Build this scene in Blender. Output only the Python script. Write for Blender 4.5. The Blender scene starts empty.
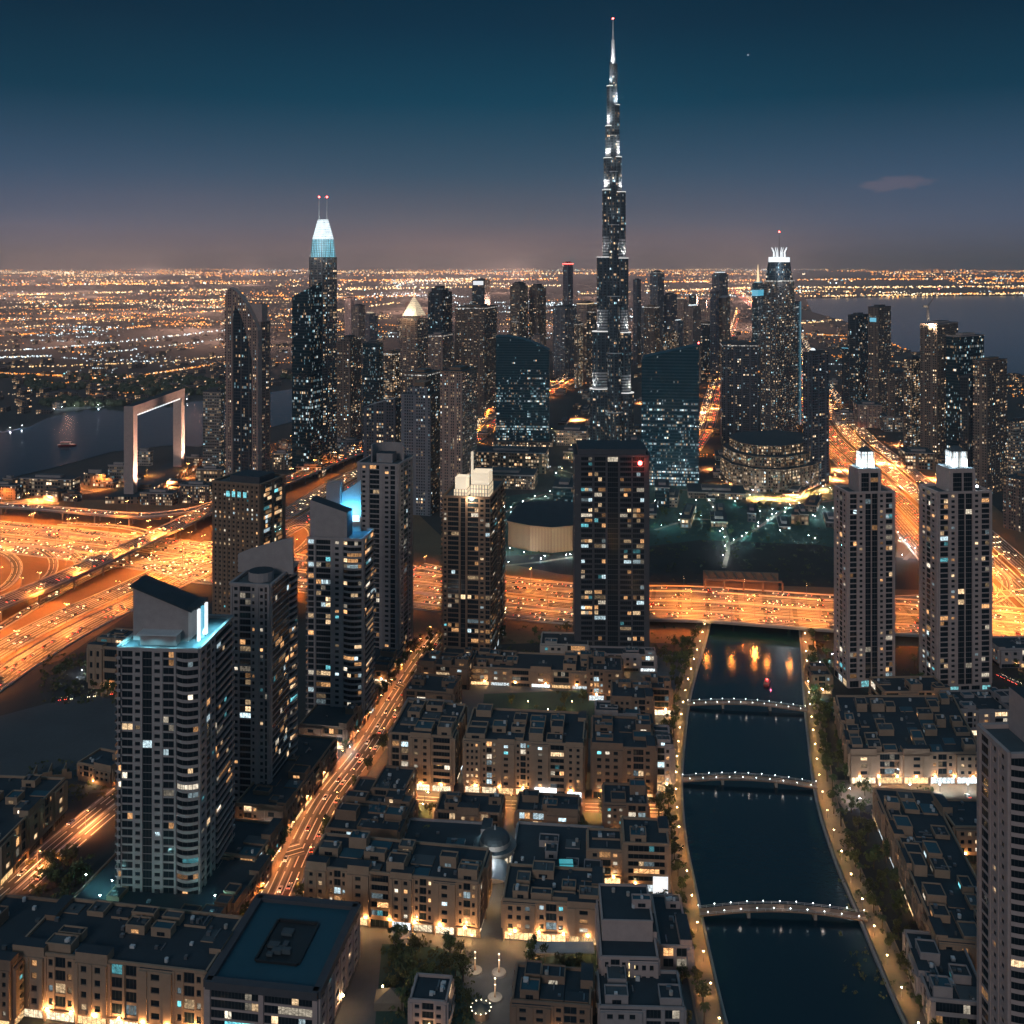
import bpy, math, random
from mathutils import Vector, noise as mnoise
rad = math.radians
R = random.Random(11)
C = bpy.context.scene.collection
SC = bpy.context.scene

# ------------------------------------------------------------------ camera, sky, sun, exposure
F, HC, HY = 1000.0, 300.0, 264.0          # focal length in pixels, camera height in metres, row of the horizon
cam = bpy.data.cameras.new('camera'); camo = bpy.data.objects.new('camera', cam); C.objects.link(camo)
camo.location = (0, 0, HC); camo.rotation_euler = (rad(90), 0, 0)
cam.sensor_width = 36; cam.lens = 36 * F / 1024; cam.shift_y = (HY - 512) / 1024
cam.clip_start = 1; cam.clip_end = 400000
SC.camera = camo
SC.view_settings.view_transform = 'Standard'; SC.view_settings.look = 'None'
SC.view_settings.exposure = 0.15; SC.view_settings.gamma = 1
cy = SC.cycles
cy.max_bounces = 4; cy.diffuse_bounces = 2; cy.glossy_bounces = 3; cy.transmission_bounces = 2; cy.volume_bounces = 0
cy.transparent_max_bounces = 6; cy.sample_clamp_indirect = 1.5; cy.sample_clamp_direct = 0
cy.use_denoising = True; cy.use_light_tree = True; cy.caustics_reflective = False; cy.caustics_refractive = False
cy.light_sampling_threshold = 0.004

def lin(r, g, b):
    f = lambda c: (c / 255 / 12.92) if c <= 10 else ((c / 255 + .055) / 1.055) ** 2.4
    return (f(r), f(g), f(b), 1)

W = bpy.data.worlds.new('World'); SC.world = W; W.use_nodes = True
nt = W.node_tree; nt.nodes.clear()
N = nt.nodes.new; Lk = nt.links.new
def wmath(op, a, b=None, c=None):
    n = N('ShaderNodeMath'); n.operation = op
    for i, v in enumerate((a, b, c)):
        if v is None: continue
        if isinstance(v, (int, float)): n.inputs[i].default_value = v
        else: Lk(v, n.inputs[i])
    return n.outputs[0]
wout = N('ShaderNodeOutputWorld'); wbg = N('ShaderNodeBackground'); wtc = N('ShaderNodeTexCoord')
wsep = N('ShaderNodeSeparateXYZ'); Lk(wtc.outputs['Generated'], wsep.inputs[0])
def wramp(stops):
    n = N('ShaderNodeValToRGB'); cr = n.color_ramp
    while len(cr.elements) < len(stops): cr.elements.new(.5)
    for e, (p, c) in zip(cr.elements, stops): e.position = p; e.color = c
    return n
fac = wmath('MULTIPLY', wsep.outputs['Z'], 2.5)
r1 = wramp([(0, lin(118, 92, 92)), (.03, lin(108, 92, 98)), (.10, lin(78, 87, 103)), (.22, lin(46, 77, 99)),
            (.40, lin(0, 60, 83)), (.58, lin(0, 43, 65)), (.72, lin(0, 36, 54)), (1, lin(48, 92, 112))])
r2 = wramp([(0, lin(84, 86, 104)), (.03, lin(80, 86, 104)), (.10, lin(74, 88, 112)), (.22, lin(48, 77, 103)),
            (.40, lin(0, 53, 75)), (.58, lin(0, 38, 58)), (.72, lin(0, 33, 50)), (1, lin(52, 80, 100))])
Lk(fac, r1.inputs[0]); Lk(fac, r2.inputs[0])
side = wmath('SUBTRACT', wsep.outputs['X'], -0.03)
side = wmath('MULTIPLY', wmath('POWER', wmath('ABSOLUTE', side), 1.5), 4.2)
side = wmath('MINIMUM', side, 1.0)
wmix = N('ShaderNodeMixRGB'); Lk(side, wmix.inputs[0]); Lk(r1.outputs[0], wmix.inputs[1]); Lk(r2.outputs[0], wmix.inputs[2])
# the one wisp of cloud over the right horizon
cdir = Vector((895 - 512, F, HY - 183)).normalized()
wmap = N('ShaderNodeMapping'); wmap.vector_type = 'POINT'
wmap.inputs['Location'].default_value = (-cdir.x * 34, -cdir.y * 34, -cdir.z * 130)
wmap.inputs['Scale'].default_value = (34, 34, 130)
Lk(wtc.outputs['Generated'], wmap.inputs[0])
wl = N('ShaderNodeVectorMath'); wl.operation = 'LENGTH'; Lk(wmap.outputs[0], wl.inputs[0])
wns = N('ShaderNodeTexNoise'); wns.inputs['Scale'].default_value = 1.3; wns.inputs['Detail'].default_value = 5
Lk(wmap.outputs[0], wns.inputs['Vector'])
cm = wmath('SUBTRACT', wmath('MULTIPLY', wns.outputs[0], 2.0), wl.outputs['Value'])
cm = wmath('MINIMUM', wmath('MAXIMUM', wmath('MULTIPLY', cm, .7), 0), .30)
wmix2 = N('ShaderNodeMixRGB'); Lk(cm, wmix2.inputs[0]); Lk(wmix.outputs[0], wmix2.inputs[1]); wmix2.inputs[2].default_value = lin(128, 108, 118)
# the faint star
sdir = Vector((748 - 512, F, HY - 55)).normalized()
wd = N('ShaderNodeVectorMath'); wd.operation = 'DISTANCE'; Lk(wtc.outputs['Generated'], wd.inputs[0]); wd.inputs[1].default_value = sdir
st = wmath('MULTIPLY', wmath('LESS_THAN', wd.outputs['Value'], .0009), .35)
wmix3 = N('ShaderNodeMixRGB'); Lk(st, wmix3.inputs[0]); Lk(wmix2.outputs[0], wmix3.inputs[1]); wmix3.inputs[2].default_value = (.6, .75, .9, 1)
# last light of the sun below the horizon
sky = N('ShaderNodeTexSky'); sky.sky_type = 'NISHITA'; sky.sun_disc = False; sky.sun_elevation = rad(-6); sky.sun_rotation = rad(200)
wadd = N('ShaderNodeMixRGB'); wadd.blend_type = 'ADD'; wadd.inputs[0].default_value = .02
Lk(wmix3.outputs[0], wadd.inputs[1]); Lk(sky.outputs[0], wadd.inputs[2])
Lk(wadd.outputs[0], wbg.inputs[0]); wbg.inputs[1].default_value = 1.0
Lk(wbg.outputs[0], wout.inputs[0])

# faint fill behind the camera, added to lift the facing walls: only directional light
sl = bpy.data.lights.new('fill_sun', 'SUN'); sl.energy = 0.47; sl.angle = rad(16); sl.color = (.98, .93, .93)
so = bpy.data.objects.new('fill_sun', sl); C.objects.link(so)
so.rotation_euler = Vector((.34, .85, -.40)).to_track_quat('-Z', 'Y').to_euler()

# ------------------------------------------------------------------ materials
MATS = {}
class NB:
    def __init__(s, name):
        s.m = bpy.data.materials.new(name); s.m.use_nodes = True
        s.t = s.m.node_tree; s.p = s.t.nodes['Principled BSDF']; MATS[name] = s.m
    def n(s, t, **kw):
        x = s.t.nodes.new(t)
        for k, v in kw.items(): setattr(x, k, v)
        return x
    def l(s, a, b): s.t.links.new(a, b)
    def setin(s, sock, v):
        if isinstance(v, (int, float)): sock.default_value = v
        elif isinstance(v, (tuple, list)): sock.default_value = v
        else: s.l(v, sock)
    def math(s, op, a, b=None, c=None):
        x = s.n('ShaderNodeMath', operation=op)
        for i, v in enumerate((a, b, c)):
            if v is not None: s.setin(x.inputs[i], v)
        return x.outputs[0]
    def mix(s, f, a, b, mode='MIX'):
        x = s.n('ShaderNodeMixRGB', blend_type=mode)
        for i, v in enumerate((f, a, b)): s.setin(x.inputs[i], v)
        return x.outputs[0]
    def noise(s, scale, vec=None, detail=3, rough=.6):
        x = s.n('ShaderNodeTexNoise'); x.inputs['Scale'].default_value = scale; x.inputs['Detail'].default_value = detail
        x.inputs['Roughness'].default_value = rough
        if vec is not None: s.l(vec, x.inputs['Vector'])
        return x.outputs[0]
    def white(s, vec, dim='3D'):
        x = s.n('ShaderNodeTexWhiteNoise', noise_dimensions=dim); s.l(vec, x.inputs['Vector']); return x
    def comb(s, a, b, c=0):
        x = s.n('ShaderNodeCombineXYZ')
        for i, v in enumerate((a, b, c)): s.setin(x.inputs[i], v)
        return x.outputs[0]
    def pos(s): return s.n('ShaderNodeNewGeometry').outputs['Position']
    def uv(s):
        x = s.n('ShaderNodeSeparateXYZ'); s.l(s.n('ShaderNodeTexCoord').outputs['UV'], x.inputs[0]); return x.outputs[0], x.outputs[1]
    def bump(s, h, strength=.3, dist=.1):
        b = s.n('ShaderNodeBump'); b.inputs['Strength'].default_value = strength; b.inputs['Distance'].default_value = dist
        s.l(h, b.inputs['Height']); s.l(b.outputs[0], s.p.inputs['Normal'])

def c4(c): return (c[0], c[1], c[2], 1)
def plain(name, col, rough=.8, metal=0, var=.35, scale=.25, bump=0):
    b = NB(name); n1 = b.noise(scale, b.pos(), 5); n2 = b.noise(scale * 14, b.pos(), 2)
    f = b.math('ADD', b.math('MULTIPLY', n1, .7), b.math('MULTIPLY', n2, .3))
    b.setin(b.p.inputs['Base Color'], b.mix(f, c4([x * (1 - var) for x in col]), c4([min(1, x * (1 + var)) for x in col])))
    b.p.inputs['Roughness'].default_value = rough; b.p.inputs['Metallic'].default_value = metal
    if bump: b.bump(n2, bump, .2)
    return b.m
def emit(name, col, strength, sample=True):
    b = NB(name); b.p.inputs['Base Color'].default_value = (.5, .5, .5, 1)
    n = b.noise(1.7, b.pos(), 2)
    b.p.inputs['Emission Color'].default_value = c4(col)
    b.setin(b.p.inputs['Emission Strength'], b.math('MULTIPLY', b.math('ADD', n, .5), strength))
    if not sample: b.m.cycles.emission_sampling = 'NONE'
    return b.m

plain('wall_sand', (.38, .255, .175)); plain('wall_grey', (.37, .315, .305)); plain('wall_pink', (.47, .36, .33))
plain('wall_brown', (.27, .17, .115)); plain('wall_pale', (.42, .37, .33)); plain('wall_dark', (.075, .075, .085))
plain('roof_dark', (.026, .045, .058), .9, 0, .5, .12); plain('roof_mid', (.075, .095, .105), .9, 0, .4, .2); plain('roof_teal', (.012, .085, .12), .6, 0, .25, .1)
plain('concrete', (.30, .28, .26), .85, 0, .3, .15); plain('barrier_white', (.62, .58, .52), .7, 0, .2, .1); plain('metal_grey', (.25, .26, .28), .45, .7); plain('metal_white', (.62, .62, .62), .5)
plain('metal_dark', (.03, .035, .04), .4, .5); plain('steel', (.5, .52, .55), .28, .9)
plain('paving', (.25, .19, .14), .85, 0, .35, .3); plain('paving_grey', (.13, .13, .135), .8, 0, .3, .2)
plain('sand_ground', (.20, .125, .07), .95, 0, .55, .02, .3); plain('lot', (.085, .09, .095), .95, 0, .4, .03, .2)
plain('lawn_green', (.035, .085, .07), .95, 0, .6, .06); plain('dark_soil', (.035, .032, .03), .95, 0, .6, .04)
plain('bark', (.09, .06, .04), .95); plain('kerb_stone', (.38, .36, .33), .85)
plain('rubber', (.015, .015, .016), .8)
for i, c in enumerate([(.6, .6, .6), (.03, .03, .035), (.3, .31, .33), (.30, .03, .025), (.04, .08, .2), (.45, .40, .32)]):
    plain('car_paint_%d' % i, c, .3, .1, .05)
plain('car_glass', (.01, .012, .015), .08)
emit('head_light', (1, .80, .5), 12, False); emit('tail_light', (1, .07, .03), 9, False)
emit('sodium', (1, .52, .18), 60, False); emit('lamp_white', (.9, .97, 1), 60, False); emit('lamp_warm', (1, .72, .36), 50, False)
emit('bulb_white', (.85, .95, 1), 12, False); emit('beacon_red', (1, .06, .05), 20, False)
emit('cyan_panel', (.10, .55, .78), .7); emit('white_panel', (.88, .96, 1), 1.0); emit('warm_panel', (1, .72, .42), .9); emit('ledge_light', (1, .97, .92), .75)
emit('shop_warm', (1, .6, .28), .9); emit('shop_white', (.92, .97, 1), 2.0); emit('gold_panel', (1, .70, .36), 1.25)
emit('garden_globe', (1, .82, .55), 4, False); emit('cyan_strip', (.10, .50, .72), .2, False); emit('pool_teal', (.05, .55, .62), .45); emit('sign_white', (.92, .97, 1), .85)

def louvre(name, col, st):
    b = NB(name); u, v = b.uv(); g = b.math('GREATER_THAN', b.math('FRACT', b.math('DIVIDE', u, 2.2)), .30); h = b.math('GREATER_THAN', b.math('FRACT', b.math('DIVIDE', v, 3.4)), .22)
    b.p.inputs['Base Color'].default_value = (.25, .25, .26, 1); b.p.inputs['Emission Color'].default_value = c4(col)
    b.setin(b.p.inputs['Emission Strength'], b.math('MULTIPLY', b.math('MULTIPLY', b.math('ADD', b.math('MULTIPLY', g, .85), .10), b.math('ADD', b.math('MULTIPLY', h, .6), .4)), b.math('MULTIPLY', b.math('ADD', b.noise(.25, b.pos(), 3), .15), st)))
louvre('lit_louvre', (.84, .96, 1), 2.3); louvre('lit_louvre_warm', (1, .78, .5), 1.35); louvre('lit_louvre_cyan', (.22, .68, .85), 1.5)
b = NB('soft_band'); n_ = b.noise(.35, b.pos(), 2); b.p.inputs['Base Color'].default_value = (.3, .28, .26, 1); b.p.inputs['Emission Color'].default_value = (1, .93, .84, 1)
b.setin(b.p.inputs['Emission Strength'], b.math('MULTIPLY', b.math('MAXIMUM', b.math('SUBTRACT', n_, .45), 0), 5.0)); b.m.cycles.emission_sampling = 'NONE'
# leaves: each leaf clump its own tone
b = NB('leaf'); oi = b.n('ShaderNodeObjectInfo'); at = b.n('ShaderNodeAttribute', attribute_name='glow')
b.setin(b.p.inputs['Base Color'], b.mix(oi.outputs['Random'], b.mix(at.outputs['Fac'], (.03, .055, .02, 1), (.10, .14, .04, 1)), b.mix(at.outputs['Fac'], (.045, .06, .025, 1), (.12, .11, .035, 1))))
b.p.inputs['Roughness'].default_value = .7

# window pane: dark glass, mullions, and a lit room where the glow attribute says so
b = NB('window_glass'); u, v = b.uv()
at = b.n('ShaderNodeAttribute', attribute_name='glow')
fu = b.math('ABSOLUTE', b.math('SUBTRACT', b.math('FRACT', u), .5)); fv = b.math('ABSOLUTE', b.math('SUBTRACT', v, .5))
frame = b.math('MAXIMUM', b.math('GREATER_THAN', fu, .455), b.math('GREATER_THAN', fv, .46))
cell = b.white(b.comb(b.math('FLOOR', u), 3.0, b.math('FLOOR', b.math('MULTIPLY', b.noise(.05, b.pos(), 0), 900))), '3D')
blot = b.noise(.9, b.pos(), 3)
inten = b.math('MULTIPLY', b.math('ADD', b.math('POWER', blot, 2.0), .12), b.math('ADD', b.math('MULTIPLY', cell.outputs[0], 3.2), .35))
em = b.math('MULTIPLY', inten, b.math('SUBTRACT', 1, b.math('MULTIPLY', frame, .92)))
b.setin(b.p.inputs['Base Color'], b.mix(frame, (.012, .022, .03, 1), (.06, .06, .065, 1)))
b.setin(b.p.inputs['Roughness'], b.math('ADD', b.math('MULTIPLY', frame, .5), .12))
b.setin(b.p.inputs['Emission Color'], at.outputs['Color']); b.setin(b.p.inputs['Emission Strength'], b.math('MULTIPLY', em, 1.1))
b.m.cycles.emission_sampling = 'NONE'

# small lights in the distance, coloured by attribute
b = NB('city_light'); at = b.n('ShaderNodeAttribute', attribute_name='glow')
b.setin(b.p.inputs['Emission Color'], at.outputs['Color']); b.p.inputs['Emission Strength'].default_value = 1.0
b.p.inputs['Base Color'].default_value = (.05, .05, .05, 1)
b.m.cycles.emission_sampling = 'NONE'

def facade(name, wall, glass, bay, flr, wu, wv, p, cool, strength, pier=0, band=.35, rough=.15, rowlit=.25, vmax=0):
    """far facades: a grid of windows in metres of the UV map, each cell lit or not"""
    b = NB(name); u, v = b.uv(); oi = b.n('ShaderNodeObjectInfo')
    cu = b.math('DIVIDE', u, bay); cv = b.math('DIVIDE', v, flr)
    iu = b.math('FLOOR', cu); iv = b.math('FLOOR', cv); fu = b.math('ABSOLUTE', b.math('SUBTRACT', b.math('FRACT', cu), .5)); fv = b.math('ABSOLUTE', b.math('SUBTRACT', b.math('FRACT', cv), .5))
    win = b.math('MULTIPLY', b.math('LESS_THAN', fu, wu / 2), b.math('LESS_THAN', fv, wv / 2))
    if pier:
        ip = b.math('LESS_THAN', b.math('FRACT', b.math('DIVIDE', iu, pier)), 1.0 / pier - .001)
        win = b.math('MULTIPLY', win, b.math('SUBTRACT', 1, ip))
    sd = b.math('MULTIPLY', oi.outputs['Random'], 517.3)
    w1 = b.white(b.comb(iu, iv, sd)); w2 = b.white(b.comb(b.math('FLOOR', b.math('DIVIDE', iu, 3)), iv, b.math('ADD', sd, 7.7)))
    wr = b.white(b.comb(iv, 1.5, sd)); sepc = b.n('ShaderNodeSeparateColor'); b.l(w1.outputs['Color'], sepc.inputs[0])
    big = b.noise(.06, b.comb(u, v, sd), 2)
    pr = b.math('MULTIPLY', b.math('MAXIMUM', b.math('ADD', b.math('MULTIPLY', big, 2.6), -.75), .08), p * .75)
    pr = b.math('ADD', pr, b.math('MULTIPLY', b.math('GREATER_THAN', wr.outputs[0], 1 - .12 * band), rowlit))
    if vmax: pr = b.math('MULTIPLY', pr, b.math('MINIMUM', 1, b.math('MAXIMUM', .03, b.math('SUBTRACT', 1.5, b.math('DIVIDE', v, vmax)))))
    lit = b.math('MAXIMUM', b.math('LESS_THAN', w1.outputs[0], pr), b.math('LESS_THAN', w2.outputs[0], b.math('MULTIPLY', pr, .5)))
    iscool = b.math('LESS_THAN', sepc.outputs[1], cool)
    col = b.mix(iscool, b.mix(sepc.outputs[2], (1, .55, .25, 1), (1, .80, .55, 1)), b.mix(sepc.outputs[2], (.35, .8, .95, 1), (.9, .97, 1, 1)))
    st = b.math('MULTIPLY', b.math('MULTIPLY', lit, win), b.math('MULTIPLY', b.math('ADD', b.math('POWER', sepc.outputs[0], 2.5), .12), strength))
    nz = b.noise(.08, b.pos(), 3)
    wc = b.mix(nz, c4([x * .7 for x in wall]), c4([x * 1.3 for x in wall]))
    b.setin(b.p.inputs['Base Color'], b.mix(win, wc, c4(glass)))
    b.setin(b.p.inputs['Roughness'], b.math('SUBTRACT', .8, b.math('MULTIPLY', win, .8 - rough)))
    b.setin(b.p.inputs['Emission Color'], col); b.setin(b.p.inputs['Emission Strength'], st)
    b.m.cycles.emission_sampling = 'NONE'
    return b.m
GL = (.012, .025, .035)
facade('f_glass_teal', (.03, .05, .06), (.006, .035, .05), 1.6, 4.2, .86, .70, .22, .72, 1.4, 0, 1.0, .10, .3)
facade('f_glass_block', (.02, .06, .085), (.006, .05, .072), 1.7, 4.2, .84, .55, .38, .72, 1.5, 0, 2.4, .10, .5, 88)
facade('f_glass_blue', (.05, .06, .07), (.015, .03, .045), 2.4, 3.9, .8, .75, .26, .45, 1.7, 5)
facade('f_res_brown', (.20, .145, .12), GL, 3.0, 3.5, .52, .55, .34, .15, 2.2, 4)
facade('f_res_grey', (.19, .19, .215), GL, 3.0, 3.5, .55, .55, .28, .3, 2.0, 5)
facade('f_res_pink', (.34, .235, .20), GL, 2.6, 3.4, .5, .55, .40, .12, 2.2, 3)
facade('f_res_dark', (.09, .095, .115), GL, 3.2, 3.6, .6, .6, .25, .3, 2.0, 4)
facade('f_dense_warm', (.16, .12, .10), GL, 2.4, 3.6, .62, .6, .80, .12, 2.3, 7)
facade('f_hotel', (.24, .16, .11), GL, 3.0, 4.0, .62, .6, 1.3, .08, 1.6, 6)
facade('f_far_dim', (.15, .145, .17), GL, 4.5, 4.5, .5, .5, .22, .35, 2.0, 4)
facade('f_grid_pale', (.30, .26, .235), GL, 3.4, 4.2, .7, .45, .62, .2, 1.6, 0)
facade('f_burj', (.055, .075, .095), (.012, .03, .045), 2.2, 4.4, .62, .62, .30, .35, 1.9, 3, .8, .2)
facade('f_address', (.16, .14, .14), GL, 2.2, 3.6, .55, .55, .55, .3, 2.2, 4)
facade('f_mall', (.24, .17, .12), GL, 4.0, 5.0, .7, .6, .9, .12, 2.4, 6)
facade('f_far_warm', (.09, .075, .07), GL, 5.0, 5.0, .55, .55, .5, .1, 2.2, 0)

# roads: asphalt, streaks painted in for light trails, and markings from the UV map (metres across, metres along)
def asphalt(name, col, lane=3.6, mark=.7):
    b = NB(name); u, v = b.uv()
    fr = b.math('ABSOLUTE', b.math('SUBTRACT', b.math('FRACT', b.math('DIVIDE', u, lane)), .5))
    line = b.math('GREATER_THAN', fr, .425); dash = b.math('LESS_THAN', b.math('FRACT', b.math('DIVIDE', v, 24)), .85)
    ln = b.math('MULTIPLY', line, dash)
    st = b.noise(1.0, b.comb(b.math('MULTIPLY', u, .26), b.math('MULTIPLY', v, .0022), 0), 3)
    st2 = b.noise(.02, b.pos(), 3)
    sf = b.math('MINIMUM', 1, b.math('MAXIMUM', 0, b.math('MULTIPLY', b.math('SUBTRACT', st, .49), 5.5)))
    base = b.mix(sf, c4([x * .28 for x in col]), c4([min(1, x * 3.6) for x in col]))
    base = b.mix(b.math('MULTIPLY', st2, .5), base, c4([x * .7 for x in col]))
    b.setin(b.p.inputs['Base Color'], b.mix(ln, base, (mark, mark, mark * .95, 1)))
    b.setin(b.p.inputs['Roughness'], b.math('ADD', .42, b.math('MULTIPLY', st, .4)))
    return b.m
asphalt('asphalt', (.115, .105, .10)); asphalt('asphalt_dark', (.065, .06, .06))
# canal and sea water
def water(name, col, sc, st):
    b = NB(name); b.p.inputs['Base Color'].default_value = c4(col); b.p.inputs['Roughness'].default_value = .15
    b.p.inputs['IOR'].default_value = 1.33
    if 'sea' in name: b.p.inputs['Specular IOR Level'].default_value = .22; b.p.inputs['Roughness'].default_value = .10
    b.bump(b.noise(sc, b.pos(), 4), st, .5); return b.m
water('canal_water', (.002, .024, .038), .35, .16); water('sea_water', (.006, .036, .058), .05, .35)
# general ground
b = NB('city_ground'); n1 = b.noise(.0016, b.pos(), 6, .65); n2 = b.noise(.03, b.pos(), 4)
b.setin(b.p.inputs['Base Color'], b.mix(b.math('MULTIPLY', n1, n2), (.02, .03, .035, 1), (.11, .085, .065, 1)))
b.p.inputs['Roughness'].default_value = .95
# perforated bronze drum
b = NB('bronze_screen'); u, v = b.uv()
fr = b.math('LESS_THAN', b.math('FRACT', b.math('DIVIDE', u, 1.6)), .35)
b.setin(b.p.inputs['Base Color'], b.mix(fr, (.42, .26, .15, 1), (.16, .09, .05, 1))); b.p.inputs['Roughness'].default_value = .55
# louvred metal used on the spire tower
b = NB('fins'); u, v = b.uv()
fr = b.math('LESS_THAN', b.math('FRACT', b.math('DIVIDE', v, 4.4)), .4)
fr2 = b.math('LESS_THAN', b.math('FRACT', b.math('DIVIDE', u, 1.4)), .3)
b.setin(b.p.inputs['Base Color'], b.mix(b.math('MAXIMUM', fr, fr2), (.55, .55, .56, 1), (.07, .085, .10, 1))); b.p.inputs['Roughness'].default_value = .4

# ------------------------------------------------------------------ helpers
def G(px, py, h=0.0):
    Y = F * (HC - h) / (py - HY); return Vector(((px - 512) * Y / F, Y))
def V2(a): return Vector((a[0], a[1]))
ORD = 'first second third fourth fifth sixth seventh eighth ninth tenth eleventh twelfth thirteenth fourteenth fifteenth sixteenth seventeenth eighteenth nineteenth twentieth'.split()
TENS = {2: 'twenty', 3: 'thirty', 4: 'forty', 5: 'fifty', 6: 'sixty', 7: 'seventy', 8: 'eighty', 9: 'ninety'}
TENTH = {3: 'thirtieth', 4: 'fortieth', 5: 'fiftieth', 6: 'sixtieth', 7: 'seventieth', 8: 'eightieth', 9: 'ninetieth'}
def ordinal(i):
    if i < 20: return ORD[i]
    n = i + 1
    if n >= 100: return 'hundred-and-' + ordinal(n - 101) if n > 100 else 'hundredth'
    return TENTH[n // 10] if n % 10 == 0 else TENS[n // 10] + '-' + ORD[n % 10 - 1]
def tag(o, label=None, cat=None, group=None, kind=None, category=None):
    cat = cat or category
    for k, v in (('label', label), ('category', cat), ('group', group), ('kind', kind)):
        if v: o[k] = v
    return o
def thing(name, label, cat, loc=(0, 0, 0), group=None):
    o = bpy.data.objects.new(name, None); C.objects.link(o); o.location = (loc[0], loc[1], loc[2] if len(loc) > 2 else 0)
    o.empty_display_size = 1
    return tag(o, label, cat, group)
class MB:
    def __init__(s): s.v = []; s.f = []; s.m = []; s.uv = []; s.g = []; s.hasg = False
    def face(s, pts, mat=0, uv=None, glow=None):
        i = len(s.v); s.v.extend([tuple(p) for p in pts]); s.f.append(tuple(range(i, i + len(pts)))); s.m.append(mat)
        s.uv.extend(uv if uv else [(0, 0)] * len(pts))
        if glow: s.hasg = True
        g = glow or (0, 0, 0); s.g.extend([(g[0], g[1], g[2], 1)] * len(pts))
    def prism(s, poly, z0, z1, mat=0, top=None, bottom=False, u0=0.0):
        """counter-clockwise polygon; z1 may be a list, one height per corner"""
        n = len(poly); zt = z1 if isinstance(z1, (list, tuple)) else [z1] * n; u = u0
        for i in range(n):
            a, b_ = poly[i], poly[(i + 1) % n]; L = math.hypot(b_[0] - a[0], b_[1] - a[1])
            ta, tb = zt[i], zt[(i + 1) % n]
            s.face([(a[0], a[1], z0), (b_[0], b_[1], z0), (b_[0], b_[1], tb), (a[0], a[1], ta)], mat, [(u, z0), (u + L, z0), (u + L, tb), (u, ta)])
            u += L
        tm = mat if top is None else top
        s.face([(p[0], p[1], z) for p, z in zip(poly, zt)], tm, [(-.5, -.5)] * n if top is None else [(p[0], p[1]) for p in poly])
        if bottom: s.face([(p[0], p[1], z0) for p in reversed(poly)], tm)
        return s
    def taper(s, p0, p1, z0, z1, mat=0, top=None):
        n = len(p0); u = 0
        for i in range(n):
            j = (i + 1) % n; L = math.hypot(p0[j][0] - p0[i][0], p0[j][1] - p0[i][1])
            s.face([(p0[i][0], p0[i][1], z0), (p0[j][0], p0[j][1], z0), (p1[j][0], p1[j][1], z1), (p1[i][0], p1[i][1], z1)], mat, [(u, z0), (u + L, z0), (u + L, z1), (u, z1)])
            u += L
        s.face([(p[0], p[1], z1) for p in p1], mat if top is None else top, [(-.5, -.5)] * n); return s
    def box(s, x0, x1, y0, y1, z0, z1, mat=0, top=None): return s.prism([(x0, y0), (x1, y0), (x1, y1), (x0, y1)], z0, z1, mat, top, True)
    def obox(s, A, B, t0, t1, z0, z1, mat=0, top=None):
        """a box along the edge A-B, from t0 to t1 outwards of it"""
        e = (B - A).normalized(); n = Vector((e.y, -e.x))
        return s.prism([A + n * t1, B + n * t1, B + n * t0, A + n * t0], z0, z1, mat, top, True)
    def tube(s, p, q, r0, r1, n=6, mat=0):
        p = Vector(p); q = Vector(q); d = (q - p).normalized(); a = d.orthogonal().normalized(); c = d.cross(a)
        ring = lambda o, r: [o + (a * math.cos(t) + c * math.sin(t)) * r for t in [2 * math.pi * k / n for k in range(n)]]
        A, B = ring(p, r0), ring(q, r1)
        for i in range(n): s.face([A[i], A[(i + 1) % n], B[(i + 1) % n], B[i]], mat)
        s.face(B, mat); s.face(A[::-1], mat); return s
    def ball(s, c, r, nu=8, nv=5, mat=0, half=False, sz=1.0):
        P = lambda i, j: (c[0] + r * math.cos(2 * math.pi * i / nu) * math.cos(v(j)), c[1] + r * math.sin(2 * math.pi * i / nu) * math.cos(v(j)), c[2] + sz * r * math.sin(v(j)))
        v = (lambda j: math.pi / 2 * j / nv) if half else (lambda j: -math.pi / 2 + math.pi * j / nv)
        for j in range(nv):
            for i in range(nu):
                q = [P(i, j), P(i + 1, j), P(i + 1, j + 1), P(i, j + 1)]
                if j == nv - 1: q = q[:3]
                elif j == 0 and not half: q = [q[0], q[2], q[3]]
                s.face(q, mat)
        return s
    def build(s, name, mats, parent=None, **kw):
        me = bpy.data.meshes.new(name); me.from_pydata(s.v, [], s.f)
        if isinstance(mats, str): mats = [mats]
        for m in mats: me.materials.append(MATS[m])
        me.polygons.foreach_set('material_index', s.m)
        ul = me.uv_layers.new(name='UVMap'); ul.data.foreach_set('uv', [c for p in s.uv for c in p])
        if s.hasg:
            a = me.color_attributes.new('glow', 'FLOAT_COLOR', 'CORNER'); a.data.foreach_set('color', [c for p in s.g for c in p])
        me.update()
        o = bpy.data.objects.new(name, me); C.objects.link(o)
        if parent: o.parent = parent
        return tag(o, **kw)
def struct(name, mb, mats, **kw): return mb.build(name, mats, None, kind='structure', **kw)
def light(kind, loc, energy, col, parent=None, size=.5, spot=150, blend=.7, dirv=(0, 0, -1), name=None):
    key = (kind, round(energy, 3), tuple(col), size, spot, blend)
    d = light.cache.get(key)
    if d is None:
        d = bpy.data.lights.new('lamp_or_fill_light', kind); d.energy = energy; d.color = col
        if kind == 'SPOT': d.spot_size = rad(spot); d.spot_blend = blend; d.shadow_soft_size = size
        elif kind == 'AREA': d.size = size
        else: d.shadow_soft_size = size
        light.cache[key] = d
    o = bpy.data.objects.new('lamp_or_fill_light', d); C.objects.link(o); o.location = loc
    o.rotation_euler = Vector(dirv).to_track_quat('-Z', 'Y').to_euler()
    if parent: o.parent = parent
    return o
light.cache = {}
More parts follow.
